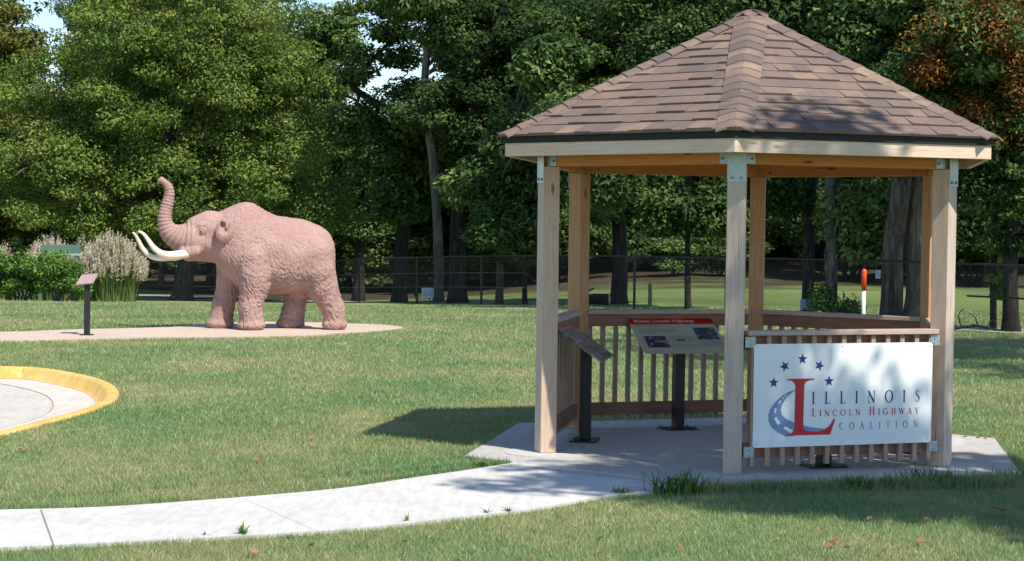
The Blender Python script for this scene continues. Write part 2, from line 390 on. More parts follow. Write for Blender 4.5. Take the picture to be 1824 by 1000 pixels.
# lawn sheet with the sunken driveway cut out of it
def make_lawn():
    xs = sorted(set(list(np.linspace(-60, 60, 41)) + [-400, -200, -110, 110, 200, 400])); ys = sorted(set(list(np.linspace(-20, 34, 19)) + list(np.linspace(36, 72, 19)) + [85, 100, 130, 180, 260, 400, 700]))
    pts = [Vector((x, y)) for x in xs for y in ys if not (inpoly(np.array([x]), np.array([y]), drive_poly)[0])]
    n0 = len(pts); pts += [Vector(p) for p in drive_poly]; k = len(drive_poly)
    ed = [(n0 + i, n0 + (i + 1) % k) for i in range(k)]
    vo, eo, fo, *_ = geometry.delaunay_2d_cdt(pts, ed, [], 0, 1e-5)
    C = np.array([[sum(vo[i][0] for i in f) / len(f), sum(vo[i][1] for i in f) / len(f)] for f in fo])
    ins = inpoly(C[:, 0], C[:, 1], drive_poly)
    far = C[:, 1]
    me = bpy.data.meshes.new('lawn'); me.from_pydata([(v[0], v[1], terrain(v[0], v[1])) for v in vo], [], [tuple(f) for f, q in zip(fo, ins) if not q])
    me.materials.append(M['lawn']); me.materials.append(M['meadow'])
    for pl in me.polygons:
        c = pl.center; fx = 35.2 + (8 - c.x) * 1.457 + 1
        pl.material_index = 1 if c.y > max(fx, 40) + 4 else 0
    o = link('ground', me); tag(o, kind='structure')
    for p in me.polygons: p.use_smooth = True
make_lawn()
def structure(name, mb, mat, bevel=0.0):
    o = mb.build(name, mat, bevel=bevel); tag(o, kind='structure'); return o

# driveway: pavement, gutter and painted curb
def offset_in(line, d):
    out = []
    for i, p in enumerate(line):
        a = line[max(0, i - 1)]; b = line[min(len(line) - 1, i + 1)]; t = (b - a).normalized()
        out.append(p + V((t.y, -t.x, 0)) * -d * SIGN)
    return out
SIGN = 1
tst = offset_in(drive_line, .3)[len(drive_line) // 2]
if not inpoly(np.array([tst.x]), np.array([tst.y]), drive_poly)[0]: SIGN = -1
def strip(mb, A, za, B, zb):
    n = len(A); vs = [V((p.x, p.y, za)) for p in A] + [V((p.x, p.y, zb)) for p in B]
    mb.add(vs, [(i, i + 1, n + i + 1, n + i) for i in range(n - 1)])
L = drive_line; o1 = offset_in(L, .03); o2 = offset_in(L, .105); o3 = offset_in(L, .14); o4 = offset_in(L, .185); o5 = offset_in(L, .27)
mb = MB(); strip(mb, L, -.10, L, -.010); strip(mb, L, -.010, o1, .004); strip(mb, o1, .004, o2, .002); strip(mb, o2, .002, o3, -.02); strip(mb, o3, -.02, o4, -.115); strip(mb, o4, -.115, offset_in(L, .235), -.127)
c = mb.build('curb', M['curb_paint']); bm = bmesh.new(); bm.from_mesh(c.data); bmesh.ops.remove_doubles(bm, verts=bm.verts, dist=1e-4); bmesh.ops.recalc_face_normals(bm, faces=bm.faces); bm.to_mesh(c.data); bm.free()
for p in c.data.polygons: p.use_smooth = True
tag(c, kind='structure')
mb = MB(); g1 = offset_in(L, .225); g2 = offset_in(L, .66); strip(mb, g1, -.130, g2, -.142); structure('gutter', mb, M['gutter_concrete'])
mb = MB(); poly = list(drive_poly); mb.add([V((x, y, -.146)) for x, y in poly], [tuple(range(len(poly)))]); structure('driveway', mb, M['drive_concrete'])
mb = MB(); a_ = offset_in(L, .660); b_ = offset_in(L, .669); strip(mb, a_[22:66], -.1415, b_[22:66], -.1415); structure('driveway_joint', mb, M['groove'])

mb = MB(); mb.prism(walk_poly, -.12, -.006); structure('sidewalk', mb, M['walk_concrete'])
mb = MB(); mb.prism(pad_poly, -.10, 0.0); structure('concrete_pad', mb, M['pad_concrete'], bevel=.008)
for k in range(6):
    mb = MB(); c = hexv(k, R + .01); mb.prism([(c.x + .31 * cos(q * pi / 18), c.y + .31 * sin(q * pi / 18)) for q in range(36)], -.05, .005)
    structure('footing', mb, M['footing_concrete'])
mb = MB()
def joint(a, b, wd=.012, z=-.0025):
    d = (b - a).normalized(); n = V((-d.y, d.x, 0)) * wd / 2
    mb.add([V((q.x, q.y, z)) for q in (a - n, b - n, b + n, a + n)], [(0, 1, 2, 3)])
joint(gnd(73, 907, z=0), gnd(96, 971, z=0), .009); joint(gnd(434, 887, z=0), gnd(562, 944, z=0), .0022)
joint(gnd(905, 828, z=0), gnd(1238, 864, z=0), .016, .0045)
structure('sidewalk_joint', mb, M['groove'])
mb = MB(); mb.prism(slab_poly, -.12, -.002); structure('statue_path', mb, M['statue_slab'])
# thin path in front of the fence
pa = [gnd(*q) for q in [(-200, 520), (250, 527), (600, 538), (945, 550), (1330, 567), (1700, 587), (1824, 592), (2100, 604)]]
mb = MB(); A = [p + V((0, 0, 0)) for p in pa]; n = len(A); wd = .75
vs = []
for i, p in enumerate(A):
    t = (A[min(i + 1, n - 1)] - A[max(i - 1, 0)]).normalized(); q = V((-t.y, t.x, 0)) * wd
    for s_ in (-1, 1):
        e = p + q * s_; vs.append(V((e.x, e.y, terrain(e.x, e.y) + .02)))
mb.add(vs, [(2 * i, 2 * i + 1, 2 * i + 3, 2 * i + 2) for i in range(n - 1)]); structure('fence_path', mb, M['far_path'])

# ------------------------------------------------------------------ grass blades
def blades(name, x, y, z0, h, wd, tint, rng, mat, lean=.5):
    n = len(x); a = rng.uniform(0, 2 * pi, n); la = rng.uniform(0, 2 * pi, n); lr = rng.uniform(0, lean, n) * h
    vs = np.zeros((n, 3, 3), np.float32); dx = np.cos(a) * wd / 2; dy = np.sin(a) * wd / 2
    vs[:, 0] = np.stack([x - dx, y - dy, z0], 1); vs[:, 1] = np.stack([x + dx, y + dy, z0], 1)
    vs[:, 2] = np.stack([x + np.cos(la) * lr, y + np.sin(la) * lr, z0 + h], 1)
    return mesh_np(name, vs, np.arange(3 * n), 3, np.repeat(tint, 3))
def make_grass():
    rng = np.random.default_rng(3); N = 1050000
    # world density falls as 1/y^2 so far lawn carries fewer, wider blades
    u = rng.uniform(0, 1, N * 2); y0, y1 = 9.0, 44.0
    y = 1 / (1 / y0 + u * (1 / y1 - 1 / y0)) if False else y0 * (y1 / y0) ** u
    hw = .31 * y + 1.0; keep = rng.uniform(0, 1, len(y)) < (hw / y) / (.31 + 1.0 / y0); y = y[keep][:N]; hw = hw[keep][:N]
    x = rng.uniform(-1, 1, len(y)) * hw
    bad = inpoly(x, y, pad_poly) | inpoly(x, y, walk_poly) | inpoly(x, y, drive_poly) | inpoly(x, y, slab_poly)
    x = x[~bad]; y = y[~bad]
    T_ = np.clip((y - 34) / 34, 0, 1); T_ = T_ * T_ * (3 - 2 * T_); rx = np.clip((x + 6) / 12, 0, 1); rx = rx * rx * (3 - 2 * rx)
    z = -.03 - .9 * T_ + .9 * np.clip((y - 36) / 18, 0, 1) * T_ * rx
    pn = np.sin(x * 1.7 + np.sin(y * 1.1) * 2) * np.sin(y * .9 + np.sin(x * .7)) * .5 + .5
    h = rng.uniform(.018, .040, len(x)) * (.8 + .45 * pn) * (1 + .35 * np.clip((y - 14) / 20, 0, 1)); wd = rng.uniform(.0028, .0048, len(x)) * (y / 10)
    me = blades('grass', x, y, z, h, wd, rng.uniform(0, 1, len(x)), rng, M['grass_blades'], 1.1)
    o = link('grass', me, M['grass_blades']); tag(o, 'short mown lawn grass with straw coloured patches', 'grass', kind='stuff')
make_grass()

def edge_grass():
    rng = np.random.default_rng(8); X = []; Y = []; H = []
    def along(poly, n, off, hmin, hmax):
        P = np.array(poly); seg = np.roll(P, -1, 0) - P; ln = np.hypot(seg[:, 0], seg[:, 1]); cs = np.cumsum(ln) / ln.sum()
        k = np.searchsorted(cs, rng.uniform(0, 1, n)); f = rng.uniform(0, 1, n); q = P[k] + seg[k] * f[:, None]
        q = q + rng.normal(0, off, (n, 2)); X.append(q[:, 0]); Y.append(q[:, 1]); H.append(rng.uniform(hmin, hmax, n) * rng.uniform(.5, 1.1, n))
    along([(p.x, p.y) for p in catmull([gnd(*q, z=-.03) for q in lo], 4)], 14000, .025, .04, .085)
    along([(p.x, p.y) for p in catmull([gnd(*q, z=-.03) for q in up], 4)], 9000, .02, .03, .06)
    along(pad_poly, 15000, .03, .035, .08); along(drive_poly, 9000, .02, .03, .06)
    f0 = [gnd(q, 872 + (1530 - q) * .02, z=-.03) for q in (1240, 1400, 1560, 1700, 1810)]
    along([(p.x, p.y) for p in f0] + [(p.x, p.y - .02) for p in f0[::-1]], 9000, .06, .06, .13)
    x = np.concatenate(X); y = np.concatenate(Y); h = np.concatenate(H)
    bad = inpoly(x, y, pad_poly) | inpoly(x, y, walk_poly) | inpoly(x, y, drive_poly) | (y < 8.5)
    x, y, h = x[~bad], y[~bad], h[~bad]
    me = blades('edge', x, y, np.full(len(x), -.03), h, rng.uniform(.004, .007, len(x)), rng.uniform(0, .8, len(x)), rng, M['grass_blades'], .9)
    o = link('edge_grass', me, M['grass_blades']); tag(o, 'longer untrimmed grass fringing the concrete edges', 'grass', kind='stuff')
edge_grass()

# ------------------------------------------------------------------ gazebo
GZ = empty('gazebo', (CX, CY, 0), -ROT, 'six sided wooden gazebo with brown shingle roof standing on concrete pad', 'gazebo')
def lv(k, r):                                    # local vertex
    a = radians(60 * k); return V((-sin(a) * r, -cos(a) * r, 0))
def side_frame(k, apo, z=0.0):
    mth = radians(60 * k + 30); o = V((-sin(mth), -cos(mth), 0)); t = V((-cos(mth), sin(mth), 0))
    mt = Matrix.Identity(4)
    for i in range(3): mt[i][0] = t[i]; mt[i][1] = o[i]; mt[i][2] = (0, 0, 1)[i]
    mt.translation = o * apo + V((0, 0, z)); return mt
PW = .067
for k in range(6):                               # posts: long axis on local x so the grain runs upward
    c = lv(k, R); a = radians(60 * k); o = V((-sin(a), -cos(a), 0)); t = V((-cos(a), sin(a), 0))
    mt = Matrix.Identity(4)
    for i in range(3): mt[i][0] = (0, 0, 1)[i]; mt[i][1] = t[i]; mt[i][2] = o[i]
    if mt.determinant() < 0:
        for i in range(3): mt[i][1] = -t[i]
    mt.translation = c + V((0, 0, .006))
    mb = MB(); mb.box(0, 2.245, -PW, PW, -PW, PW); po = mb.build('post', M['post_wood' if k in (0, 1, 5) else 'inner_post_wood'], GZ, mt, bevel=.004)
    po.data.materials.append(M['weathered_wood'])    # the outward face has bleached
    for pl in po.data.polygons:
        if pl.normal.z > .8: pl.material_index = 1
    mb = MB(); mb.box(2.115, 2.43, -PW - .001, PW + .001, PW + .001, PW + .006)
    br = mb.build('post_bracket', M['galvanised'], po, bevel=.001)
    mb = MB()
    for s_ in (-1, 1): mb.mark(); mb.tube([(2.145, s_ * .033, PW + .005), (2.145, s_ * .033, PW + .014)], .011, 8)
    mb.split('bolt', M['bolt_metal'], po)
APB = R * .8660; BO = .052
for k in range(6):
    fr = side_frame(k, APB); hl0 = (APB + BO) * math.tan(radians(30)); hl1 = (APB - BO) * math.tan(radians(30))
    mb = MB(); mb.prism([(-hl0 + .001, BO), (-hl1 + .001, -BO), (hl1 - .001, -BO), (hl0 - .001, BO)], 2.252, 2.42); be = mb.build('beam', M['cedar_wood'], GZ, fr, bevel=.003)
    mb = MB()
    for s_ in (-1, 1):
        x0 = hl0 - .145; x1 = hl0 - .048
        mb.mark(); mb.box(min(s_ * x0, s_ * x1), max(s_ * x0, s_ * x1), BO + .001, BO + .005, 2.254, 2.345)
    mb.split('beam_bracket', M['galvanised'], be)
    mb = MB()
    for s_ in (-1, 1): mb.mark(); mb.tube([(s_ * (hl0 - .122), BO + .004, 2.292), (s_ * (hl0 - .122), BO + .015, 2.292)], .010, 8)
    mb.split('bolt', M['bolt_metal'], be)
    mb = MB()
    for s_ in (-1, 1):
        for zz in (2.29, 2.36): mb.mark(); mb.tube([(s_ * (hl1 - .13), -BO - .001, zz), (s_ * (hl1 - .13), -BO - .012, zz)], .010, 8)
    mb.split('bolt', M['bolt_metal'], be)
RF = 1.2107 * R; ZFB, ZFT = 1.3276 * R, 1.3847 * R; APF = RF * .8660
for k in range(6):
    fr = side_frame(k, APF); h0 = RF / 2; h1 = (APF - .04) * math.tan(radians(30))
    mb = MB(); mb.prism([(-h0, 0), (-h1, -.04), (h1, -.04), (h0, 0)], ZFB, ZFT); mb.build('fascia_board', M['fascia_wood'], GZ, fr, bevel=.002)
    mb = MB(); q0 = (APF + .012) * math.tan(radians(30)); q1 = (APF - .05) * math.tan(radians(30))
    mb.prism([(-q0, .012), (-q1, -.05), (q1, -.05), (q0, .012)], ZFT + .001, ZFT + .058); mb.build('drip_edge', M['drip_metal'], GZ, fr)
ZE = ZFT + .062; ZA = 2.0298 * R - .012; RE = RF + .036; APE = RE * .8660
# roof deck (seen from below) and rafters
mb = MB(); ring0 = [lv(k, RE - .03) + V((0, 0, ZE - .004)) for k in range(6)]; ring1 = [lv(k, RE - .03) + V((0, 0, ZE - .022)) for k in range(6)]
ap0 = V((0, 0, ZA - .008)); ap1 = V((0, 0, ZA - .03))
mb.add(ring0 + ring1 + [ap0, ap1], [(k, (k + 1) % 6, 12) for k in range(6)] + [((k + 1) % 6 + 6, k + 6, 13) for k in range(6)] + [(k, k + 6, (k + 1) % 6 + 6, (k + 1) % 6) for k in range(6)])
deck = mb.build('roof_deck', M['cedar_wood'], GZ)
for k in range(6):
    a = lv(k, RE - .12) + V((0, 0, ZE + .0)); b = V((0, 0, ZA - .09)) + lv(k, .08); d = b - a; L_ = d.length; x = d.normalized(); y = V((0, 0, 1)).cross(x).normalized(); z = x.cross(y)
    mt = Matrix.Identity(4)
    for i in range(3): mt[i][0] = x[i]; mt[i][1] = y[i]; mt[i][2] = z[i]
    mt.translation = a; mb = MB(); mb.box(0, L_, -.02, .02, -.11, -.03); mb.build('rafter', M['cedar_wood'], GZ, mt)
# shingles
rs = random.Random(4)
NC = 15; SL = sqrt(APE ** 2 + (ZA - ZE) ** 2)
for k in range(6):
    fr = side_frame(k, APE, ZE); mb = MB(); e = RE / 2
    up_ = V((0, -APE, ZA - ZE)).normalized(); nrm = V((0, up_.z, -up_.y))
    for i in range(NC):
        s0 = i * SL / NC - (.012 if i == 0 else 0); s1 = (i + 1) * SL / NC + .02; s1 = min(s1, SL)
        h0 = e * (1 - s0 / SL); h1 = e * (1 - s1 / SL); x = -h0 - rs.uniform(0, .3)
        while x < h0:
            w_ = rs.choice([.13, .16, .19, .22, .25]); xa, xb = x, x + w_ - .002; x += w_
            c0, c1 = max(-h0, min(h0, xa)), max(-h0, min(h0, xb)); d0, d1 = max(-h1, min(h1, xa)), max(-h1, min(h1, xb))
            if c1 - c0 < .003: continue
            tk = rs.choice([.008, .016, .019]) + .004; tint = min(1, max(0, rs.gauss(.53, .20)))
            P = lambda xx, s, q: V((xx, 0, 0)) + up_ * s + nrm * q
            vs = [P(c0, s0, tk), P(c1, s0, tk), P(d1, s1, .004), P(d0, s1, .004), P(c0, s0, -.006), P(c1, s0, -.006)]
            mb.add(vs, [(0, 1, 2, 3), (4, 5, 1, 0), (4, 0, 3), (5, 2, 1)], tint)
    mb.build('shingle_slope', M['shingle'], GZ, fr)
for k in range(6):                               # folded caps along the hips
    mb = MB(); a = lv(k, RE - .008) + V((0, 0, ZE)); b = V((0, 0, ZA + .012)); d = (b - a); Lh = d.length; d.normalize()
    out = lv(k, 1).normalized(); t = V((-out.y, out.x, 0)); n = int(Lh / .135)
    hw = .135; a60 = radians(60); slope = (ZA - ZE) / APE
    # the fall across the hip to either side
    drop = hw * (slope * .8660 * 0 + (ZA - ZE) / RE * .5773)
    for i in range(n + 1):
        s0 = i * Lh / n - (.01 if i else 0); s1 = min(Lh, (i + 1) * Lh / n + .03); tint = min(1, max(0, rs.gauss(.5, .28))); prof = []
        ns = 7
        for s_, lift in ((s0, .026), (s1, .010), (s0, .012)):
            row = []
            for q in range(ns):
                u_ = -1 + 2 * q / (ns - 1); hw2 = hw if k % 1 == 0 else hw
                base = a + d * s_ + t * (u_ * hw2)
                fall = drop * (sqrt(u_ * u_ + .06) - sqrt(.06)) / (sqrt(1.06) - sqrt(.06)) * 1.0
                base = base + V((0, 0, -fall + lift)); row.append(base)
            prof.append(row)
        vs = prof[0] + prof[1] + prof[2]
        mb.add(vs, [(q, q + 1, ns + q + 1, ns + q) for q in range(ns - 1)] + [(2 * ns + q, 2 * ns + q + 1, q + 1, q) for q in range(ns - 1)] + [(2 * ns, 0, ns), (ns - 1, 3 * ns - 1, 2 * ns - 1)], tint)
    o = mb.build('hip_cap', M['shingle'], GZ)
mb = MB(); pk = V((0, 0, ZA + .028))
for k in range(6):
    a = lv(k, .20) + V((0, 0, ZA - .20 * (ZA - ZE) / RE + .035)); b = lv(k + 1, .20) + V((0, 0, ZA - .20 * (ZA - ZE) / RE + .035)); mb.add([a, b, pk, a - V((0, 0, .018)), b - V((0, 0, .018))], [(0, 1, 2), (3, 4, 1, 0)], .6 if k % 2 else .4)
mb.build('peak_cap', M['shingle'], GZ)
# railings
bal = MB(); bal.box(.06, 1.008, -.0185, .0185, -.0185, .0185); bal_me = bal.mesh('baluster', .002); bal_me.materials.append(M['baluster_wood'])
RL = .80
for k in (1, 2, 3, 4, 5):
    fr = side_frame(k, APB)
    mb = MB(); mb.box(-RL, RL, -.022, .018, .905, 1.008); rl = mb.build('railing', M['rail_wood'], GZ, fr, bevel=.003)
    mb = MB(); mb.box(-RL, RL, -.022, .018, .118, .228); mb.build('bottom_rail', M['rail_wood'], rl, bevel=.003)
    mb = MB(); mb.box(-RL, RL, -.048, .082, 1.0105, 1.047); mb.build('top_rail', M['cap_wood'], rl, bevel=.004)
    for i in range(13):
        o = bpy.data.objects.new('baluster', bal_me); col.objects.link(o); o.parent = rl
        x = -.745 + i * 1.49 / 12; mt = Matrix(((0, 1, 0, x), (0, 0, 1, .0385), (1, 0, 0, 0), (0, 0, 0, 1))); o.matrix_basis = mt
    mb = MB()
    for s_ in (-1, 1):
        for z0 in (.925, .125):
            x0, x1 = (RL - .055, RL + .0); mb.mark(); mb.box(min(s_ * x0, s_ * x1), max(s_ * x0, s_ * x1), .0195, .0225, z0, z0 + .075)
    b_ = mb.split('rail_bracket', M['galvanised'], rl)
    if k == 5:
        mb = MB()
        for s_ in (-1, 1):                       # angle plates turned onto the outside next to the white board
            for z0 in (.925, .125):
                x0, x1 = (RL - .062, RL + .018); mb.mark(); mb.box(min(s_ * x0, s_ * x1), max(s_ * x0, s_ * x1), .058, .062, z0, z0 + .078)
                for zz in (.02, .055): mb.tube([(s_ * (RL - .028), .061, z0 + zz), (s_ * (RL - .028), .069, z0 + zz)], .007, 6)
        mb.split('corner_plate', M['galvanised'], rl)

# ------------------------------------------------------------------ big white board on the front railing
def strokepoly(pts, wds):
    P = [V((x, y, 0)) for x, y in pts]; A = []; B = []
    for i, p in enumerate(P):
        d = (P[min(i + 1, len(P) - 1)] - P[max(i - 1, 0)]).normalized(); n = V((-d.y, d.x, 0)) * wds[i] / 2; A.append(p + n); B.append(p - n)
    return [((A[i].x, A[i].y), (A[i + 1].x, A[i + 1].y), (B[i + 1].x, B[i + 1].y), (B[i].x, B[i].y)) for i in range(len(P) - 1)]
TK, TN, SF = .165, .070, .045
def rect(x0, x1, y0, y1): return [((x0, y0), (x1, y0), (x1, y1), (x0, y1))]
def serif(xc, y, w=.30): return rect(xc - w / 2, xc + w / 2, y, y + SF)
def arc(cx, cy, rx, ry, a0, a1, n=22, thick=TK, thin=TN):
    pts = []; ws = []
    for i in range(n + 1):
        a = radians(a0 + (a1 - a0) * i / n); pts.append((cx + rx * cos(a), cy + ry * sin(a))); ws.append(thin + (thick - thin) * abs(cos(a)) ** 1.3)
    return strokepoly(pts, ws)
def glyph(ch):
    if ch == 'I': return rect(.12, .12 + TK, SF, 1 - SF) + serif(.1875, 0) + serif(.1875, 1 - SF), .37
    if ch == 'L': return rect(.12, .12 + TK, SF, 1 - SF) + serif(.1875, 1 - SF) + rect(.03, .60, 0, SF + .01) + strokepoly([(.575, .02), (.61, .24)], [.06, .03]), .64
    if ch == 'N': return rect(.14, .14 + TN, SF, 1 - SF) + rect(.72, .72 + TN, 0, 1 - SF) + strokepoly([(.12, .97), (.745, .04)], [TK, TK]) + serif(.165, 0, .26) + serif(.745, 1 - SF, .26) + rect(.0, .16, 1 - SF, 1), .90
    if ch == 'O': return arc(.48, .5, .40, .48, 0, 360, 36), .96
    if ch == 'C': return arc(.48, .5, .40, .48, 48, 312, 30) + rect(.72, .755, .70, .92), .84
    if ch == 'G': return arc(.48, .5, .40, .48, 48, 312, 30) + rect(.72, .755, .70, .92) + rect(.66, .66 + TK, .06, .42) + serif(.73, .42, .28), .92
    if ch == 'S': return strokepoly([(.47, .80), (.42, .92), (.30, .965), (.17, .92), (.12, .80), (.15, .68), (.27, .57), (.40, .46), (.48, .35), (.49, .22), (.42, .09), (.29, .035), (.15, .07), (.09, .20)], [.04, .05, .05, .06, .09, .12, .13, .13, .13, .10, .07, .05, .05, .04]), .58
    if ch == 'H': return rect(.12, .12 + TK, SF, 1 - SF) + rect(.60, .60 + TK, SF, 1 - SF) + rect(.25, .60, .49, .54) + serif(.1875, 0) + serif(.1875, 1 - SF) + serif(.6675, 0) + serif(.6675, 1 - SF), .86
    if ch == 'A': return strokepoly([(.12, .02), (.40, 1.0)], [TN, TN]) + strokepoly([(.38, 1.0), (.70, .02)], [TK, TK]) + rect(.20, .60, .33, .37) + serif(.11, 0, .22) + serif(.70, 0, .28), .82
    if ch == 'T': return rect(.28, .28 + TK, SF, 1) + rect(.03, .66, 1 - SF - .01, 1) + serif(.3475, 0) + rect(.02, .05, .80, 1) + rect(.64, .67, .80, 1), .70
    if ch == 'Y': return rect(.30, .30 + TK, SF, .46) + strokepoly([(.08, .98), (.37, .42)], [TK, TK]) + strokepoly([(.66, .98), (.38, .42)], [TN, TN]) + serif(.3675, 0) + serif(.08, 1 - SF, .24) + serif(.66, 1 - SF, .20), .76
    if ch == 'W': return strokepoly([(.08, .98), (.32, .03)], [TK, TK]) + strokepoly([(.30, .03), (.52, .95)], [TN, TN]) + strokepoly([(.50, .98), (.76, .03)], [TK, TK]) + strokepoly([(.74, .03), (.98, .98)], [TN, TN]) + serif(.08, 1 - SF, .24) + serif(.52, 1 - SF, .2) + serif(.97, 1 - SF, .2), 1.06
    return [], .3
def word(mb, runs, x0, x1, y, z=.0052, squash=.8):
    """runs: [(text, cap height)], letterspaced to fill x0..x1"""
    items = []; tot = 0
    for txt, hh in runs:
        for ch in txt:
            g, adv = glyph(ch); adv_ = (adv if ch != ' ' else .42) * hh * squash; items.append((g, adv_, hh)); tot += adv_
    gap = (x1 - x0 - tot) / (len(items) - 1); x = x0; layer = 0
    for g, adv, hh in items:
        mb.mark()
        for q, poly in enumerate(g):
            zz = z + .00004 * (q % 23); mb.add([V((x + px * hh * squash, y + py * hh, zz)) for px, py in poly], [tuple(range(len(poly)))])
        x += adv + gap
SW, SH = 1.50, .755
fr5 = side_frame(5, APB)
GM = Matrix.Translation((CX, CY, 0)) @ Matrix.Rotation(-ROT, 4, 'Z')
fw = GM @ fr5; tx = -V(fw.col[0][:3]); ox = V(fw.col[1][:3])
sm = Matrix.Identity(4)
for i in range(3): sm[i][0] = tx[i]; sm[i][1] = (0, 0, 1)[i]; sm[i][2] = ox[i]
sc0 = V(fw.col[3][:3]) + ox * .0605 + V((0, 0, .195 + SH / 2)) + tx * .003
sm.translation = sc0
SG = empty('sign_board', (0, 0, 0), 0, 'large white board with ILLINOIS LINCOLN HIGHWAY COALITION lettering on the gazebo railing', 'sign'); SG.matrix_world = sm
def rounded(wd, hg, r, n=6):
    pts = []
    for cx, cy, a0 in ((wd / 2 - r, hg / 2 - r, 0), (-wd / 2 + r, hg / 2 - r, 90), (-wd / 2 + r, -hg / 2 + r, 180), (wd / 2 - r, -hg / 2 + r, 270)):
        for i in range(n + 1):
            a = radians(a0 + 90 * i / n); pts.append((cx + r * cos(a), cy + r * sin(a)))
    return pts
mb = MB(); mb.prism(rounded(SW, SH, .026), 0, .004); mb.build('panel', M['sign_white'], SG)
def S(zx, zy):                                    # layout sketch units to metres on the board
    u_ = (zx - 46) / 1272.0; top = 45 - 10 * u_; hh = 735 - 30 * u_; return ((u_ - .5) * SW, (.5 - (zy - top) / hh) * SH)
mb = MB()
outer = [(335, 366), (290, 382), (245, 410), (200, 450), (167, 497), (150, 545), (153, 590), (175, 635), (220, 672), (272, 698)]
inner = [(335, 374), (305, 396), (270, 430), (247, 470), (236, 510), (245, 545), (275, 575), (334, 602), (334, 640), (334, 698)]
for i in range(len(outer) - 1):
    mb.add([V((*S(*q), .0047)) for q in (outer[i], outer[i + 1], inner[i + 1], inner[i])], [(0, 1, 2, 3)])
pr = [(395, 618), (440, 632), (500, 640), (560, 645)]; pr2 = [(395, 662), (440, 660), (500, 660), (540, 655)]
for i in range(3): mb.add([V((*S(*q), .0047)) for q in (pr[i], pr2[i], pr2[i + 1], pr[i + 1])], [(0, 1, 2, 3)])
mb.build('road_emblem', M['road_blue'], SG)
mb = MB()
for q in ([(262, 412), (270, 404), (277, 408), (268, 417)], [(244, 430), (252, 420), (259, 425), (250, 435)], [(218, 462), (232, 440), (240, 446), (226, 470)], [(190, 530), (193, 496), (208, 500), (203, 534)], [(190, 568), (207, 562), (236, 605), (216, 616)], [(256, 640), (272, 628), (322, 655), (318, 680)]):
    mb.mark(); mb.add([V((*S(*p), .0051)) for p in q], [(0, 1, 2, 3)])
mb.split('lane_dash', M['sign_white'], SG)
mb = MB()
Lp = [(278, 291), (466, 288), (464, 300), (432, 303), (408, 314), (398, 340), (395, 620), (400, 645), (418, 660), (500, 662), (548, 648), (582, 620), (607, 575), (621, 575), (586, 686), (273, 692), (273, 684), (305, 680), (327, 664), (332, 640), (335, 345), (327, 318), (308, 304), (278, 302)]
P_ = [S(*q) for q in Lp]; tri = geometry.tessellate_polygon([[V((x, y, 0)) for x, y in P_]]); mb.add([V((x, y, .0055)) for x, y in P_], [tuple(t) for t in tri]); mb.build('letter', M['sign_red'], SG)
for cx, cy, ra in ((184, 318, 5), (259, 202, 20), (382, 151, 0), (501, 198, -20), (571, 308, -5)):
    mb = MB(); x, y = S(cx, cy); rr = .043; pts = []
    for i in range(10):
        a = radians(90 + 36 * i + (ra if abs(ra) > 10 else 0) * 0 + (180 if abs(ra) > 10 else 0)); r_ = rr if i % 2 == 0 else rr * .42; pts.append(V((x + r_ * cos(a), y + r_ * sin(a), .0053)))
    if abs(ra) > 10:
        pts = []
        for i in range(10):
            a = radians(90 + 36 * i + ra * 1.2); r_ = rr if i % 2 == 0 else rr * .42; pts.append(V((x + r_ * cos(a), y + r_ * sin(a), .0053)))
    mb.add([V((x, y, .0053))] + pts, [(0, 1 + i, 1 + (i + 1) % 10) for i in range(10)]); mb.build('star', M['navy'], SG)
mb = MB(); word(mb, [('ILLINOIS', .092)], S(450, 0)[0], S(1230, 0)[0], S(850, 463)[1], squash=.82); mb.split('letter', M['navy'], SG)
mb = MB(); word(mb, [('L', .060), ('INCOLN', .047), (' ', .05), ('H', .060), ('IGHWAY', .047)], S(452, 0)[0], S(1226, 0)[0], S(850, 548)[1], squash=1.0); mb.split('letter', M['sign_red'], SG)
mb = MB(); word(mb, [('COALITION', .052)], S(650, 0)[0], S(1218, 0)[0], S(930, 642)[1], squash=.84); mb.split('letter', M['sign_grey'], SG)
mb = MB()
for x in (-.72, -.02, .72):
    for y in (-.352, .352): mb.mark(); mb.tube([(x, y, .003), (x, y, .0062)], .004, 6)
mb.mark(); mb.tube([(-.58, -.30, .003), (-.58, -.30, .006)], .0035, 6)
mb.split('screw', M['bolt_metal'], SG)

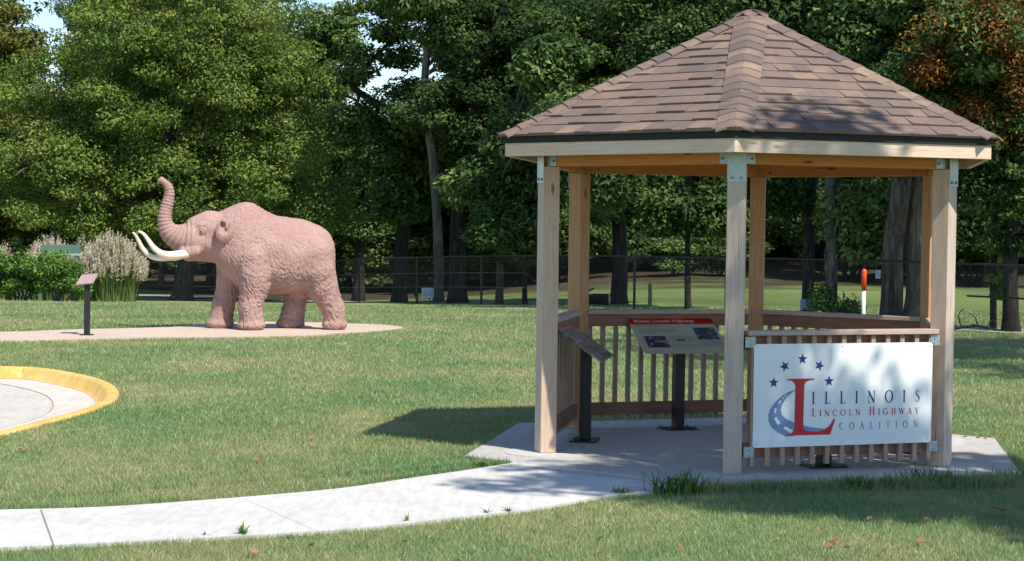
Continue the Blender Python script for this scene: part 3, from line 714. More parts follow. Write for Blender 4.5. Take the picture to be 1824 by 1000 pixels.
# ------------------------------------------------------------------ four reading panels inside
PWD, PHG = .82, .50
hdr = text_mesh('Illinois Lincoln Highway', .062)
def reading_panel(k, rad, label, full):
    mth = ROT + radians(60 * k + 30); o = V((-sin(mth), -cos(mth), 0)); inw = -o; loc = V((CX, CY, 0)) + o * rad
    # local: x to the reader's right, y away from reader (outward), z up
    xr = V((o.y, -o.x, 0)); rz = atan2(xr.y, xr.x)
    t = empty('reading_panel', (loc.x, loc.y, 0), rz, label, 'information sign', 'reading panels on black posts inside the gazebo')
    mb = MB(); mb.box(-.155, .155, -.11, .11, .001, .012); mb.build('base_plate', M['black_metal'], t, bevel=.002)
    mb = MB()
    for x in (-.13, .13):
        for y in (-.085, .085): mb.mark(); mb.tube([(x, y, .011), (x, y, .026)], .011, 6)
    mb.split('bolt', M['bolt_metal'], t)
    mb = MB(); mb.prism([(-.045, -.045), (.045, -.045), (.045, .045), (-.045, .045)], .012, .80); mb.build('post', M['black_metal'], t, bevel=.006)
    tilt = radians(35); ph = Matrix.Translation((0, .02, .835)) @ Matrix.Rotation(tilt, 4, 'X')
    mb = MB(); mb.prism(rounded(PWD, PHG, .03), -.012, 0); pn = mb.build('panel', M['panel_tan'] if full else M['print_brown'], t, ph)
    mb = MB(); mb.box(-.30, .30, -.10, .10, -.03, -.013); mb.build('mounting_plate', M['black_metal'], t, ph)
    pts = [q for q in rounded(PWD, PHG, .03)]
    mb = MB(); hp = [(min(max(x, -PWD / 2), PWD / 2), max(y, PHG / 2 - .098)) for x, y in pts if y > PHG / 2 - .09] ; hp = [(PWD / 2, PHG / 2 - .098)] + hp + [(-PWD / 2, PHG / 2 - .098)]
    mb.prism(hp, .0005, .0022); mb.build('header_band', M['panel_red'], pn)
    o_ = link('lettering', hdr, M['panel_cream'], pn, Matrix.Translation((-.365, PHG / 2 - .075, .0035)))
    if full:
        r2 = random.Random(k)
        mb = MB(); mb.box(-.345, -.135, -.175, -.015, .0005, .002); mb.build('photograph', M['print_photo'], pn)
        mb = MB(); mb.box(.175, .385, -.07, .10, .0005, .002); mb.build('photograph', M['print_photo'], pn)
        mb = MB()
        def para(x0, x1, y0, n, st=.0125, hh=.0045):
            for i in range(n):
                x = x0; y = y0 - i * st; end = x1 if i < n - 1 else x0 + (x1 - x0) * .5
                while x < end - .01:
                    w_ = r2.uniform(.012, .035); mb.add([V((a, b, .001)) for a, b in ((x, y), (min(end, x + w_), y), (min(end, x + w_), y + hh), (x, y + hh))], [(0, 1, 2, 3)]); x += w_ + .006
        para(-.36, .10, .125, 1, .014, .009)
        para(-.355, -.01, .085, 6); para(-.115, .15, -.02, 8); para(-.115, .15, -.135, 5); para(.18, .385, -.095, 7)
        mb.build('printed_text', M['panel_ink'], pn)
    return t
reading_panel(2, 1.285, 'reading panel facing us with red heading band and two dark photographs at the gazebo back', True)
reading_panel(1, 1.32, 'reading panel seen edge on beside the left railing with brown picture', False)
reading_panel(5, 1.30, 'reading panel hidden behind the white board so only its black foot shows', True)
reading_panel(4, 1.28, 'reading panel on the right side of gazebo with base plate half hidden by balusters', True)

# ------------------------------------------------------------------ mastodon statue, built as one blended volume
def make_statue():
    import openvdb as vdb
    K = .00305; TH = radians(16); st, ct = sin(TH), cos(TH)
    def base_v(X, y): return 897 - 19.4 * (X * st + y * ct) + .013 * ((X * ct - y * st) / K)
    def C(u, v, y=0.0):
        X = ((u - 640) + y * st / K - 48.1 * y * ct) / (ct / K + 48.1 * st); dq = X * st + y * ct; return np.array([X, y, (base_v(X, y) - v) * K * (1 + dq / 30.3)])
    vox = .0105; lo_ = np.array([-2.0, -.78, -.03]); hi_ = np.array([2.0, .78, 2.68]); n = np.ceil((hi_ - lo_) / vox).astype(int)
    gx = (lo_[0] + np.arange(n[0]) * vox).astype(np.float32); gy = (lo_[1] + np.arange(n[1]) * vox).astype(np.float32); gz = (lo_[2] + np.arange(n[2]) * vox).astype(np.float32)
    D = np.full(tuple(n), 9.0, np.float32)
    def blend(fn, c0, c1, k=.05, pad=.22, sub=False):
        a = np.clip(((np.minimum(c0, c1) - pad - lo_) / vox).astype(int), 0, n); b = np.clip(((np.maximum(c0, c1) + pad - lo_) / vox).astype(int) + 1, 0, n)
        X = gx[a[0]:b[0], None, None]; Y = gy[None, a[1]:b[1], None]; Z = gz[None, None, a[2]:b[2]]
        s = np.broadcast_to(fn(X, Y, Z), (b[0] - a[0], b[1] - a[1], b[2] - a[2])).astype(np.float32); d = D[a[0]:b[0], a[1]:b[1], a[2]:b[2]]
        if sub:
            s = -s; h = np.clip(.5 - .5 * (d - s) / k, 0, 1); r = d * (1 - h) + s * h + k * h * (1 - h); D[a[0]:b[0], a[1]:b[1], a[2]:b[2]] = r; return
        h = np.clip(.5 + .5 * (d - s) / k, 0, 1); D[a[0]:b[0], a[1]:b[1], a[2]:b[2]] = d * (1 - h) + s * h - k * h * (1 - h)
    def ell(c, r, k=.05, sub=False, rot=0.0):
        c = np.array(c); r = np.array(r, float); cr, sr = cos(rot), sin(rot)
        def f(X, Y, Z):
            x = X - c[0]; z = Z - c[2]; x2 = x * cr + z * sr; z2 = -x * sr + z * cr
            q = np.sqrt((x2 / r[0]) ** 2 + ((Y - c[1]) / r[1]) ** 2 + (z2 / r[2]) ** 2); g = np.sqrt((x2 / r[0] ** 2) ** 2 + ((Y - c[1]) / r[1] ** 2) ** 2 + (z2 / r[2] ** 2) ** 2) + 1e-6
            return q * (q - 1) / g
        m_ = max(r); blend(f, c - m_, c + m_, k, .1, sub)
    def cap(a, b, ra, rb, k=.04):
        a = np.array(a); b = np.array(b); ba = b - a; L2 = (ba ** 2).sum()
        def f(X, Y, Z):
            t = np.clip(((X - a[0]) * ba[0] + (Y - a[1]) * ba[1] + (Z - a[2]) * ba[2]) / L2, 0, 1)
            return np.sqrt((X - a[0] - t * ba[0]) ** 2 + (Y - a[1] - t * ba[1]) ** 2 + (Z - a[2] - t * ba[2]) ** 2) - (ra + (rb - ra) * t)
        m_ = max(ra, rb); blend(f, np.minimum(a, b) - m_, np.maximum(a, b) + m_, k, .1)
    # torso from cross sections: u, top v, bottom v, half width
    T = np.array([(455, 300, 500, .16), (500, 266, 545, .27), (540, 248, 590, .35), (580, 230, 632, .41), (620, 213, 672, .45), (650, 207, 690, .46), (690, 210, 700, .47), (730, 232, 703, .49), (770, 258, 704, .52), (820, 281, 704, .55), (880, 291, 704, .56), (950, 300, 704, .54), (1010, 314, 700, .50), (1060, 334, 680, .45), (1100, 362, 650, .37), (1125, 392, 600, .28), (1140, 440, 550, .15)], float)
    TX = []; ZT = []; ZB = []
    for u, a, b, hw in T:
        TX.append(C(u, 0)[0]); ZT.append(C(u, a)[2]); ZB.append(C(u, b)[2])
    TX = np.array(TX)
    def torso(X, Y, Z):
        xx = X[:, 0, 0]; zt = np.interp(xx, TX, ZT)[:, None, None]; zb = np.interp(xx, TX, ZB)[:, None, None]; hw = np.interp(xx, TX, T[:, 3])[:, None, None]
        zc = zb + (zt - zb) * .46; up_h = zt - zc; dn_h = zc - zb; dz = Z - zc; hz = np.where(dz > 0, up_h, dn_h)
        pw = np.where(dz > 0, 1.75, 2.3); q = (np.abs(Y / hw) ** pw + np.abs(dz / hz) ** pw) ** (1 / pw)
        d = (q - 1) * np.minimum(hw, hz) * .8
        ex = np.maximum(TX[0] - X, X - TX[-1]); return np.maximum(d, ex)
    blend(torso, np.array([TX[0], -.6, .3]), np.array([TX[-1], .6, 2.3]), .02, .1)
    NY = -.30; FY = .30
    def leg(pts, y, k=.05):
        for (u0, v0, r0), (u1, v1, r1) in zip(pts[:-1], pts[1:]):
            a = C(u0, v0, y); b = C(u1, v1, y); cap(a, b, r0 * K, r1 * K, k)
    # near foreleg, far foreleg, near hind, far hind
    leg([(700, 520, 82), (706, 600, 84), (706, 660, 76), (696, 720, 62), (684, 780, 59), (688, 840, 56), (698, 862, 56)], -.31, .07)
    leg([(575, 560, 80), (565, 640, 62), (555, 700, 58), (535, 770, 58), (527, 830, 57), (520, 858, 60)], .27, .06)
    leg([(1030, 500, 100), (1040, 580, 102), (1072, 660, 82), (1104, 720, 67), (1134, 780, 57), (1146, 830, 52), (1146, 858, 54)], -.27, .07)
    leg([(985, 600, 90), (960, 660, 68), (940, 710, 58), (930, 770, 57), (920, 820, 58), (912, 850, 62)], .27, .06)
    for u, v, y, ru, rv in ((690, 882, -.31, 74, 26), (518, 878, .27, 74, 24), (1146, 876, -.27, 66, 24), (908, 868, .27, 74, 24)):
        c = C(u, v, y); c[2] = .075; ell(c, (ru * K, ru * K * .95, .095), .05)
    ell(C(700, 545, -.36), (.25, .17, .27), .05); ell(C(600, 500, 0), (.28, .40, .33), .08); ell(C(1032, 520, -.24), (.27, .26, .34), .08); ell(C(1020, 500, .24), (.30, .26, .36), .08)
    ell(C(955, 710, 0), (.16, .18, .06), .06)
    # head, brow, cheeks, jaw
    ell(C(462, 355, 0), (.29, .27, .295), .05); ell(C(462, 305, 0), (.20, .21, .14), .06); ell(C(400, 360, 0), (.24, .22, .24), .06); ell(C(440, 420, 0), (.27, .255, .24), .06)
    ell(C(395, 445, 0), (.21, .215, .19), .05); ell(C(350, 420, 0), (.19, .19, .21), .05)
    cap(C(350, 495, 0), C(470, 490, 0), .085, .14, .05); ell(C(352, 512, 0), (.10, .075, .05), .03)
    for s_ in (-1, 1):
        ell(C(420, 334, s_ * .205), (.10, .04, .035), .04, False, radians(14))           # brow
        ce = C(418, 366, s_ * .262)
        for q in range(16):                                            # lids: a raised ring round the eye
            a0 = 2 * pi * q / 16; a1 = 2 * pi * (q + 1) / 16
            cap(ce + np.array([.062 * cos(a0), -s_ * .012 * cos(a0) ** 2, .050 * sin(a0)]), ce + np.array([.062 * cos(a1), -s_ * .012 * cos(a1) ** 2, .050 * sin(a1)]), .013, .013, .006)
        ell(C(418, 366, s_ * .235), (.075, .035, .062), .015)
        cap(C(385, 468, s_ * .17), C(330, 480, s_ * .17), .115, .098, .04)   # tusk sheath
        e = C(545, 362, s_ * .355); ell(e, (.158, .070, .205), .014, False, radians(-16)); ell(e + np.array([-.015, s_ * .082, .035]), (.10, .055, .125), .012, True, radians(-16)); ell(e + np.array([-.05, s_ * .03, .085]), (.045, .06, .065), .012, True); ell(e + np.array([.02, s_ * .045, .07]), (.02, .03, .06), .012)
    # trunk with ring folds
    P = [(372, 410, 92), (335, 408, 82), (300, 402, 70), (268, 388, 60), (242, 366, 50), (226, 335, 43), (220, 300, 38), (223, 262, 34.5), (232, 225, 32), (240, 190, 30), (244, 160, 27), (240, 132, 24), (228, 110, 20), (212, 95, 17), (199, 88, 17)]
    pp = catmull([V(tuple(C(u, v, 0))) for u, v, r in P], 10); rr = np.interp(np.linspace(0, len(P) - 1, len(pp)), range(len(P)), [r for _, _, r in P]) * K
    Q = np.array([tuple(p) for p in pp]); s = np.concatenate([[0], np.cumsum(np.linalg.norm(np.diff(Q, axis=0), axis=1))]); tot = s[-1]
    m_ = int(tot / .007); si = np.linspace(0, tot, m_); Qx = np.stack([np.interp(si, s, Q[:, i]) for i in range(3)], 1); ri = np.interp(si, s, rr); fade = np.clip(si / .25, 0, 1)
    ri2 = ri
    TR = np.full_like(D[:int((C(520, 0)[0] - lo_[0]) / vox)], 9.0); ax = TR.shape[0]
    for i in range(0, m_):
        c = Qx[i]; r = ri2[i]; pad = r + .05; a = np.clip(((c - pad - lo_) / vox).astype(int), 0, n); b = np.clip(((c + pad - lo_) / vox).astype(int) + 1, 0, n); b[0] = min(b[0], ax)
        X = gx[a[0]:b[0], None, None]; Y = gy[None, a[1]:b[1], None]; Z = gz[None, None, a[2]:b[2]]
        d = np.sqrt((X - c[0]) ** 2 + (Y - c[1]) ** 2 + (Z - c[2]) ** 2) - r; sl = TR[a[0]:b[0], a[1]:b[1], a[2]:b[2]]; np.minimum(sl, d, out=sl)
    d0 = D[:ax]; k = .03; h = np.clip(.5 + .5 * (d0 - TR) / k, 0, 1); D[:ax] = d0 * (1 - h) + TR * h - k * h * (1 - h)
    tip = C(196, 84, 0); ell(tip, (.052, .05, .034), .02, False, radians(35)); ell(tip + np.array([-.035, 0, .022]), (.03, .028, .022), .01, True)
    ell(C(186, 96, 0), (.022, .03, .022), .015)
    cap(C(1128, 430, 0), C(1140, 560, 0), .05, .03, .04); cap(C(1140, 560, 0), C(1120, 640, 0), .03, .022, .03)
    g = vdb.FloatGrid(); g.background = 1.0; g.copyFromArray(np.clip(D, -1, 1).astype(np.float32)); pts, _, quads = g.convertToPolygons(0.0, 0.0)
    pts = pts.astype(np.float64) * vox + lo_
    # fur and plaster relief
    rng = np.random.default_rng(2); tab = rng.uniform(-1, 1, (64, 64, 64))
    def vn(p):
        i = np.floor(p).astype(int); f = p - i; f = f * f * (3 - 2 * f); r = 0
        for dx in (0, 1):
            for dy in (0, 1):
                for dz in (0, 1):
                    wgt = (f[:, 0] if dx else 1 - f[:, 0]) * (f[:, 1] if dy else 1 - f[:, 1]) * (f[:, 2] if dz else 1 - f[:, 2]); r = r + wgt * tab[(i[:, 0] + dx) % 64, (i[:, 1] + dy) % 64, (i[:, 2] + dz) % 64]
        return r
    me = mesh_np('body', pts, quads[:, ::-1], 4, None, True)
    nr = np.zeros(len(pts) * 3, np.float32); me.vertices.foreach_get('normal', nr); nr = nr.reshape(-1, 3)
    cen = np.array([.3, 0, 1.2]); sgn = np.sign(((pts - cen) * nr).sum(1).mean())
    X, Y, Z = pts.T; sk = np.stack([X * 1.0 + Z * .35, Y, Z * 1.0 - X * .2], 1)
    warp = np.stack([vn(sk * 4), vn(sk * 4 + 9), vn(sk * 4 + 20)], 1) * .09; sk = sk + warp
    fur = (1 - 2 * np.abs(vn(sk * np.array([34, 34, 10.0])))) * .6 + vn(sk * np.array([58, 58, 20.0]) + 5) * .5
    hx = C(505, 0)[0]; m1 = np.clip((X - hx) / .25, 0, 1); amp = .004 + .0145 * m1 * (.6 + .5 * np.clip(1.35 - Z, 0, 1)); amp = np.where(X < C(330, 0)[0], .0008, amp)
    lump = vn(pts * 5.0) * .009 * m1
    pts2 = pts + nr * sgn * (fur * amp + lump)[:, None]
    # ring folds of the trunk, fading out over the face
    sel = np.where(X < C(430, 0)[0])[0]; dist = np.full(len(sel), 9.0); sv = np.zeros(len(sel)); rv = np.zeros(len(sel)); ps_ = pts[sel]; orth = np.zeros(len(sel))
    for i in range(0, m_, 2):
        dd_ = ((ps_ - Qx[i]) ** 2).sum(1); b_ = dd_ < dist; dist[b_] = dd_[b_]; sv[b_] = si[i]; rv[b_] = ri[i]
    near = np.clip((1.28 - np.sqrt(dist) / rv) / .15, 0, 1); pitch = .034 + .040 * np.clip(rv / .25, 0, 1)
    ph = np.cumsum(np.ones(1)); phase = np.interp(sv, si, np.concatenate([[0], np.cumsum(np.diff(si) / (.036 + .042 * np.clip(ri[1:] / .25, 0, 1)))]))
    wav = (np.abs(np.sin(pi * phase)) ** .55 - .75); am = (.010 + .018 * np.clip(rv / .2, 0, 1)) * near * np.clip((tot - sv) / .12, 0, 1)
    am *= np.clip((sv + .18) / .25, 0, 1); pts2[sel] += nr[sel] * sgn * (wav * am)[:, None]
    if sgn < 0: me.flip_normals()
    me.vertices.foreach_set('co', pts2.astype(np.float32).ravel()); me.update()
    p0 = gnd(431, 290 + 897 / 3.03, z=-.002)
    t = empty('mastodon_statue', (p0.x, p0.y, -.002), TH, 'life size pink cement mastodon statue with raised trunk standing on tan slab', 'statue')
    link('body', me, M['pink_cement'], t)
    def tusk(P, y):
        mb = MB(); ps = catmull([V(tuple(C(u, v, yy))) for u, v, r, yy in P], 8); r = np.interp(np.linspace(0, len(P) - 1, len(ps)), range(len(P)), [q[2] * K for q in P])
        mb.tube(ps, list(r), 16); mb.build('tusk', M['ivory'], t, smooth=True)
    tusk([(365, 482, 22, -.17), (335, 487, 25, -.20), (285, 494, 22.5, -.26), (240, 495, 20, -.31), (200, 482, 17, -.34), (164, 450, 14, -.33), (136, 410, 11, -.30), (113, 381, 8.5, -.27), (92, 368, 6, -.25), (84, 366, 3, -.245)], 0)
    tusk([(330, 486, 24, .17), (285, 500, 23, .21), (235, 508, 19, .26), (185, 512, 16, .31), (138, 499, 14.5, .33), (100, 462, 12.5, .31), (77, 418, 10, .28), (63, 391, 8, .25), (52, 376, 6, .22), (45, 372, 3, .21)], 0)
    for s_ in (-1, 1):
        bm = bmesh.new(); bmesh.ops.create_uvsphere(bm, u_segments=16, v_segments=10, radius=.034); bmesh.ops.translate(bm, verts=bm.verts, vec=V(tuple(C(418, 366, s_ * .256)))); e = bpy.data.meshes.new('eye'); bm.to_mesh(e); bm.free(); link('eye', e, M['pink_cement'], t)
        mb = MB(); c = V(tuple(C(416, 365, s_ * .284))); mb.tube([c, c + V((0, s_ * .009, 0))], .014, 10); mb.build('pupil', M['eye_dark'], t)
make_statue()

# small reading post on the tan path
p = gnd(155, 597, z=0); t = empty('plaque_post', (p.x, p.y, 0), radians(8), 'small pink plaque on a black post beside the mastodon statue path', 'information sign')
mb = MB(); mb.box(-.10, .10, -.08, .08, 0, .012); mb.build('base_plate', M['black_metal'], t)
mb = MB(); mb.box(-.045, .045, -.045, .045, .012, .82); mb.build('post', M['black_metal'], t, bevel=.005)
pm = Matrix.Translation((-.005, 0, .86)) @ Matrix.Rotation(radians(-6), 4, 'Y') @ Matrix.Rotation(radians(30), 4, 'X')
mb = MB(); mb.prism([(-.165, -.135), (.095, -.135), (.165, .135), (-.085, .135)], -.008, .008); mb.build('plaque', M['pink_panel'], t, pm)

# ------------------------------------------------------------------ foliage
def leaves(centers, radii, n, size, seed, zs=.62, upb=.7, elong=.55):
    rng = np.random.default_rng(seed); C_ = np.asarray(centers, float); Rr = np.asarray(radii, float); k = len(C_)
    wgt = Rr ** 2 / (Rr ** 2).sum(); idx = rng.choice(k, n, p=wgt); d = rng.normal(0, 1, (n, 3)); d /= np.linalg.norm(d, axis=1)[:, None]
    ct0 = rng.uniform(0, 1, k)
    d[:, 2] = np.where(d[:, 2] < 0, d[:, 2] * .7, d[:, 2])
    rad = rng.uniform(0, 1, n) ** .42; off = d * rad[:, None] * Rr[idx][:, None]; off[:, 2] *= zs; P = C_[idx] + off
    nr = d * .55 + np.array([0, 0, upb]) + rng.normal(0, .48, (n, 3)); nr /= np.linalg.norm(nr, axis=1)[:, None]
    t = np.cross(nr, rng.normal(0, 1, (n, 3))); t /= np.linalg.norm(t, axis=1)[:, None] + 1e-9; b = np.cross(nr, t)
    s = size * (rng.uniform(.55, 1.5, n) * (.8 + .4 * ct0[idx]))[:, None]; tilt = -.18 * s * np.array([0, 0, 1.0])
    vs = np.stack([P - t * s * .5, P + b * s * elong * .5 + nr * s * .06, P + t * s * .5 + tilt, P - b * s * elong * .5 + nr * s * .06], 1)
    ct = rng.uniform(0, 1, k); tint = np.clip(rng.normal(.45, .2, n) + (ct[idx] - .5) * .62, 0, 1)
    return vs, np.repeat(tint, 4)
def leafmesh(name, *a, **kw):
    vs, ti = leaves(*a, **kw); return mesh_np(name, vs, np.arange(len(vs) * 4), 4, ti)
def clumps_in(blobs, n, cr, seed, shell=.5):
    """clump centres filling the outer part of a set of ellipsoids (c, r)"""
    rng = np.random.default_rng(seed); vol = np.array([r[0] * r[1] * r[2] for _, r in blobs]) ** (2 / 3); out = []; rad = []
    while len(out) < n:
        i = rng.choice(len(blobs), p=vol / vol.sum()); c, r = blobs[i]; d = rng.normal(0, 1, 3); d /= np.linalg.norm(d); q = rng.uniform(shell, 1.0) * rng.uniform(.82, 1.1)
        out.append(np.array(c) + d * np.array(r) * q); rad.append(cr * rng.uniform(.55, 1.35))
    return np.array(out), np.array(rad)
def trunk_mesh(path, r0, r1, targets=(), seed=0, seg=10, limb=.35, twigs=True):
    rn = random.Random(seed); mb = MB(); ps = catmull(path, 6); n = len(ps); rad = [r0 + (r1 - r0) * (i / (n - 1)) ** .8 for i in range(n)]; rad[0] *= 1.35; rad[1] *= 1.12
    ph = [rn.uniform(0, 6) for _ in range(3)]
    mb.tube(ps, rad, seg, True, rfun=lambda i, k: 1 + .10 * sin(3 * k * 2 * pi / seg + ph[0] + i * .1) + .05 * sin(7 * k + ph[1]))
    for q in targets:
        q = V(tuple(q)); hs = [i for i in range(n) if ps[i].z < q.z + .2 and i > n * .22] or [n - 1]; i = min(hs, key=lambda j: abs((q.z - ps[j].z) - .6 * (q.xy - ps[j].xy).length)); a = ps[i]
        L_ = (q - a).length; mid = a.lerp(q, .45) + V((rn.uniform(-1, 1), rn.uniform(-1, 1), rn.uniform(-.3, .8))) * L_ * .10; r = min(rad[i] * .62, .020 * L_ + .02, .11)
        cp = catmull([a, mid, q], 4); mb.tube(cp, [r * (1 - .82 * j / (len(cp) - 1)) for j in range(len(cp))], 5, False)
        if twigs:
            for _ in range(2):
                s_ = cp[rn.randint(3, len(cp) - 2)]; e = s_ + V((rn.uniform(-1, 1), rn.uniform(-1, 1), rn.uniform(-.2, 1))) * L_ * .28; mb.tube([s_, s_.lerp(e, .5) + V((0, 0, .1)), e], [r * .4, r * .25, r * .1], 4, False)
    return mb.mesh('trunk', 0, True)
def tree(label, base, path, r0, r1, blobs, leafm, barkm, n_leaf, size, cr, ncl, seed, group=None, cat='tree', name='tree', shell=.5, zs=.62, extra=None, nl=16):
    """everything in world metres; base is the foot of the trunk"""
    base = V(base); t = empty(name, base, 0, label, cat, group); bl = [(np.array(c) - np.array(base), np.array(r)) for c, r in blobs]
    cc, rr = clumps_in(bl, ncl, cr, seed, shell); me = leafmesh('crown', cc, rr, n_leaf, size, seed, zs)
    link('crown', me, M[leafm], t)
    rn = random.Random(seed); tg = [cc[i] for i in rn.sample(range(len(cc)), min(nl, len(cc)))]
    link('trunk', trunk_mesh([V(p) - base for p in path], r0, r1, tg, seed), M[barkm], t)
    return t
def B(px, py, rx, ry, Y, ry_d=None):
    c = at(px, py, Y); k = Y / FPX; return (tuple(c), (rx * k, (ry_d if ry_d else max(rx, ry) * .8) * k, ry * k))
def ground_foot(px, Y):
    c = at(px, 500, Y); return V((c.x, Y, terrain(c.x, Y) - .1))

# big maple behind the statue
Y = 56; f = ground_foot(322, Y)
bl = [B(330, 190, 240, 170, Y), B(180, 200, 170, 150, Y - 1), B(470, 190, 150, 150, Y - 1), B(330, 60, 230, 110, Y), B(350, 0, 170, 70, Y), B(230, 395, 110, 42, Y - 1.8), B(350, 400, 90, 32, Y - 1.8), B(120, 330, 130, 110, Y - 1.5), B(300, 340, 190, 90, Y - 1), B(520, 330, 120, 90, Y - 2), B(590, 385, 75, 50, Y - 2.5), B(60, 250, 110, 150, Y), B(560, 250, 70, 80, Y)]
tree('broad bright green maple spreading low behind the mastodon statue', f, [f, f + V((.1, 0, 1.5)), at(300, 330, Y), at(310, 200, Y), at(330, 60, Y)], .34, .08, bl, 'maple_leaf', 'grey_bark', 200000, .105, .70, 520, 11, shell=.62, nl=40)
# leftmost tree
Y = 66; f = ground_foot(-20, Y)
tree('yellowish green tree at the far left edge of the park', f, [f, at(-15, 330, Y), at(-5, 200, Y), at(10, 80, Y)], .3, .06, [B(-40, 120, 105, 150, Y), B(10, 200, 60, 120, Y), B(-10, 330, 90, 90, Y), B(20, 60, 50, 70, Y)], 'yellow_leaf', 'dark_bark', 26000, .15, .7, 110, 12)
# trunk row near the fence: (foot px, Y, width px, path px, blobs, leaf, bark, leaves)
def fence_tree(label, px, Y, wpx, path, blobs, leafm, barkm, nleaf, seed, size=.13, cr=.62, ncl=120, top=.05, nl=14, group=None):
    f = ground_foot(px, Y); pth = [f] + [at(a, b, Y) for a, b in path]
    return tree(label, f, pth, wpx * .5 * Y / FPX, top, [B(*b[:4], b[4] if len(b) > 4 else Y) for b in blobs], leafm, barkm, nleaf, size, cr, ncl, seed, group=group, shell=.35, nl=nl)
fence_tree('dark oak with curving trunk standing right behind the statue rump', 640, 58, 22, [(642, 420), (650, 330), (625, 240), (640, 170)], [(620, 300, 70, 110), (560, 170, 60, 100), (650, 390, 60, 40), (590, 60, 60, 60)], 'oak_leaf', 'dark_bark', 34000, 21)
fence_tree('dark oak whose limb crosses the patch of open sky', 712, 52, 27, [(716, 440), (728, 340), (742, 250), (735, 215), (690, 195), (625, 150), (660, 110), (700, 70)], [(690, 260, 85, 75), (740, 330, 80, 75), (640, 215, 50, 45), (800, 260, 50, 70), (720, 15, 40, 35), (640, 20, 45, 30), (655, 90, 30, 16), (628, 128, 26, 16), (700, 62, 34, 20), (735, 165, 30, 16), (680, 175, 40, 16), (715, 105, 14, 12)], 'oak_leaf', 'dark_bark', 46000, 22)
fence_tree('tall grey forked trunk rising through the middle of the wood', 783, 50, 19, [(782, 450), (776, 330), (765, 230), (757, 150), (766, 60), (790, -40)], [(800, 20, 90, 60), (730, -20, 60, 50), (850, 90, 70, 60), (745, 210, 35, 25)], 'oak_leaf', 'grey_bark', 30000, 23, top=.09, nl=22)
fence_tree('thick dark trunk left of the gazebo beneath heavy leaves', 815, 49, 34, [(816, 440), (822, 330), (850, 200), (880, 80), (900, -30)], [(860, 200, 90, 90), (900, 60, 100, 80), (860, 340, 70, 60), (950, 170, 80, 70)], 'deep_leaf', 'dark_bark', 50000, 24, top=.12)
fence_tree('slim trunk with a bright drooping leaf spray near the fence', 890, 47, 14, [(890, 440), (885, 330), (905, 240), (930, 150)], [(975, 110, 50, 40, 44), (985, 165, 42, 30, 44), (905, 400, 45, 50, 46), (870, 330, 50, 40), (940, 250, 60, 60)], 'oak_leaf', 'grey_bark', 42000, 25)
fence_tree('thin dark stem just left of the gazebo post', 935, 46.5, 9, [(934, 440), (940, 330), (960, 240)], [(950, 330, 50, 60), (920, 440, 40, 40)], 'deep_leaf', 'dark_bark', 14000, 26, ncl=40)
fence_tree('pale narrow trunk seen against the left back gazebo post', 1046, 41, 8, [(1045, 450), (1048, 350), (1050, 250)], [(1020, 240, 60, 60), (1080, 330, 40, 40)], 'oak_leaf', 'pale_bark', 14000, 27, ncl=40)
fence_tree('massive dark trunk seen through the gazebo left opening', 1103, 46, 32, [(1105, 460), (1100, 360), (1090, 240), (1080, 90), (1085, -30)], [(1130, 370, 75, 40), (1050, 90, 110, 80), (1160, 60, 110, 90), (1120, 200, 100, 90), (1150, 330, 60, 45)], 'oak_leaf', 'dark_bark', 60000, 28, top=.12)
fence_tree('straight dark trunk seen through the gazebo between the posts', 1226, 42, 12, [(1224, 480), (1225, 400), (1228, 300), (1235, 150), (1240, 0)], [(1220, 370, 80, 50), (1270, 380, 50, 45), (1240, 140, 110, 110), (1300, 30, 90, 70), (1200, 10, 90, 70)], 'oak_leaf', 'dark_bark', 52000, 29)
fence_tree('dark trunk with blue notice seen right of the centre post', 1438, 37, 22, [(1440, 470), (1442, 390), (1446, 300), (1450, 150), (1450, 0)], [(1400, 350, 60, 55), (1430, 150, 110, 110), (1390, 10, 100, 80), (1480, 40, 90, 80)], 'deep_leaf', 'dark_bark', 46000, 30, top=.1)
fence_tree('grey sunlit trunk between the blue notice and marker post', 1481, 36, 22, [(1482, 470), (1481, 390), (1480, 300), (1485, 150), (1500, 0)], [(1530, 370, 60, 45), (1520, 160, 90, 100), (1560, 40, 90, 80), (1545, 420, 45, 35)], 'oak_leaf', 'grey_bark', 46000, 31, top=.1)
# leaning double trunk
Y = 35; f = ground_foot(1586, Y); bl = [B(1600, 200, 110, 70, Y), B(1560, 90, 110, 80, Y + 1), B(1660, 230, 90, 70, Y), B(1640, 80, 80, 80, Y + 1)]
dt = tree('huge leaning double trunk tree behind the right gazebo posts', f, [f, at(1588, 535, Y), at(1590, 440, Y), at(1602, 350, Y), at(1609, 260, Y), at(1600, 120, Y)], .245, .16, bl, 'oak_leaf', 'bole_bark', 60000, .11, .5, 170, 33)
mb = MB(); ps = catmull([V(q) - f for q in (at(1622, 575, Y + .2), at(1631, 520, Y + .25), at(1628, 430, Y + .25), at(1636, 340, Y + .2), at(1644, 240, Y), at(1662, 120, Y))], 6)
mb.tube(ps, [.20 - .10 * i / len(ps) + (.12 if i == 0 else 0) + (.07 if i == 1 else 0) for i in range(len(ps))], 12, rfun=lambda i, k: 1 + .12 * sin(3 * k + i * .13)); o = mb.build('second_trunk', M['pale_bark'], dt, smooth=True); o['label'] = 'pale sunlit second stem'  # the stem's sunlit look is put into its paler bark colour
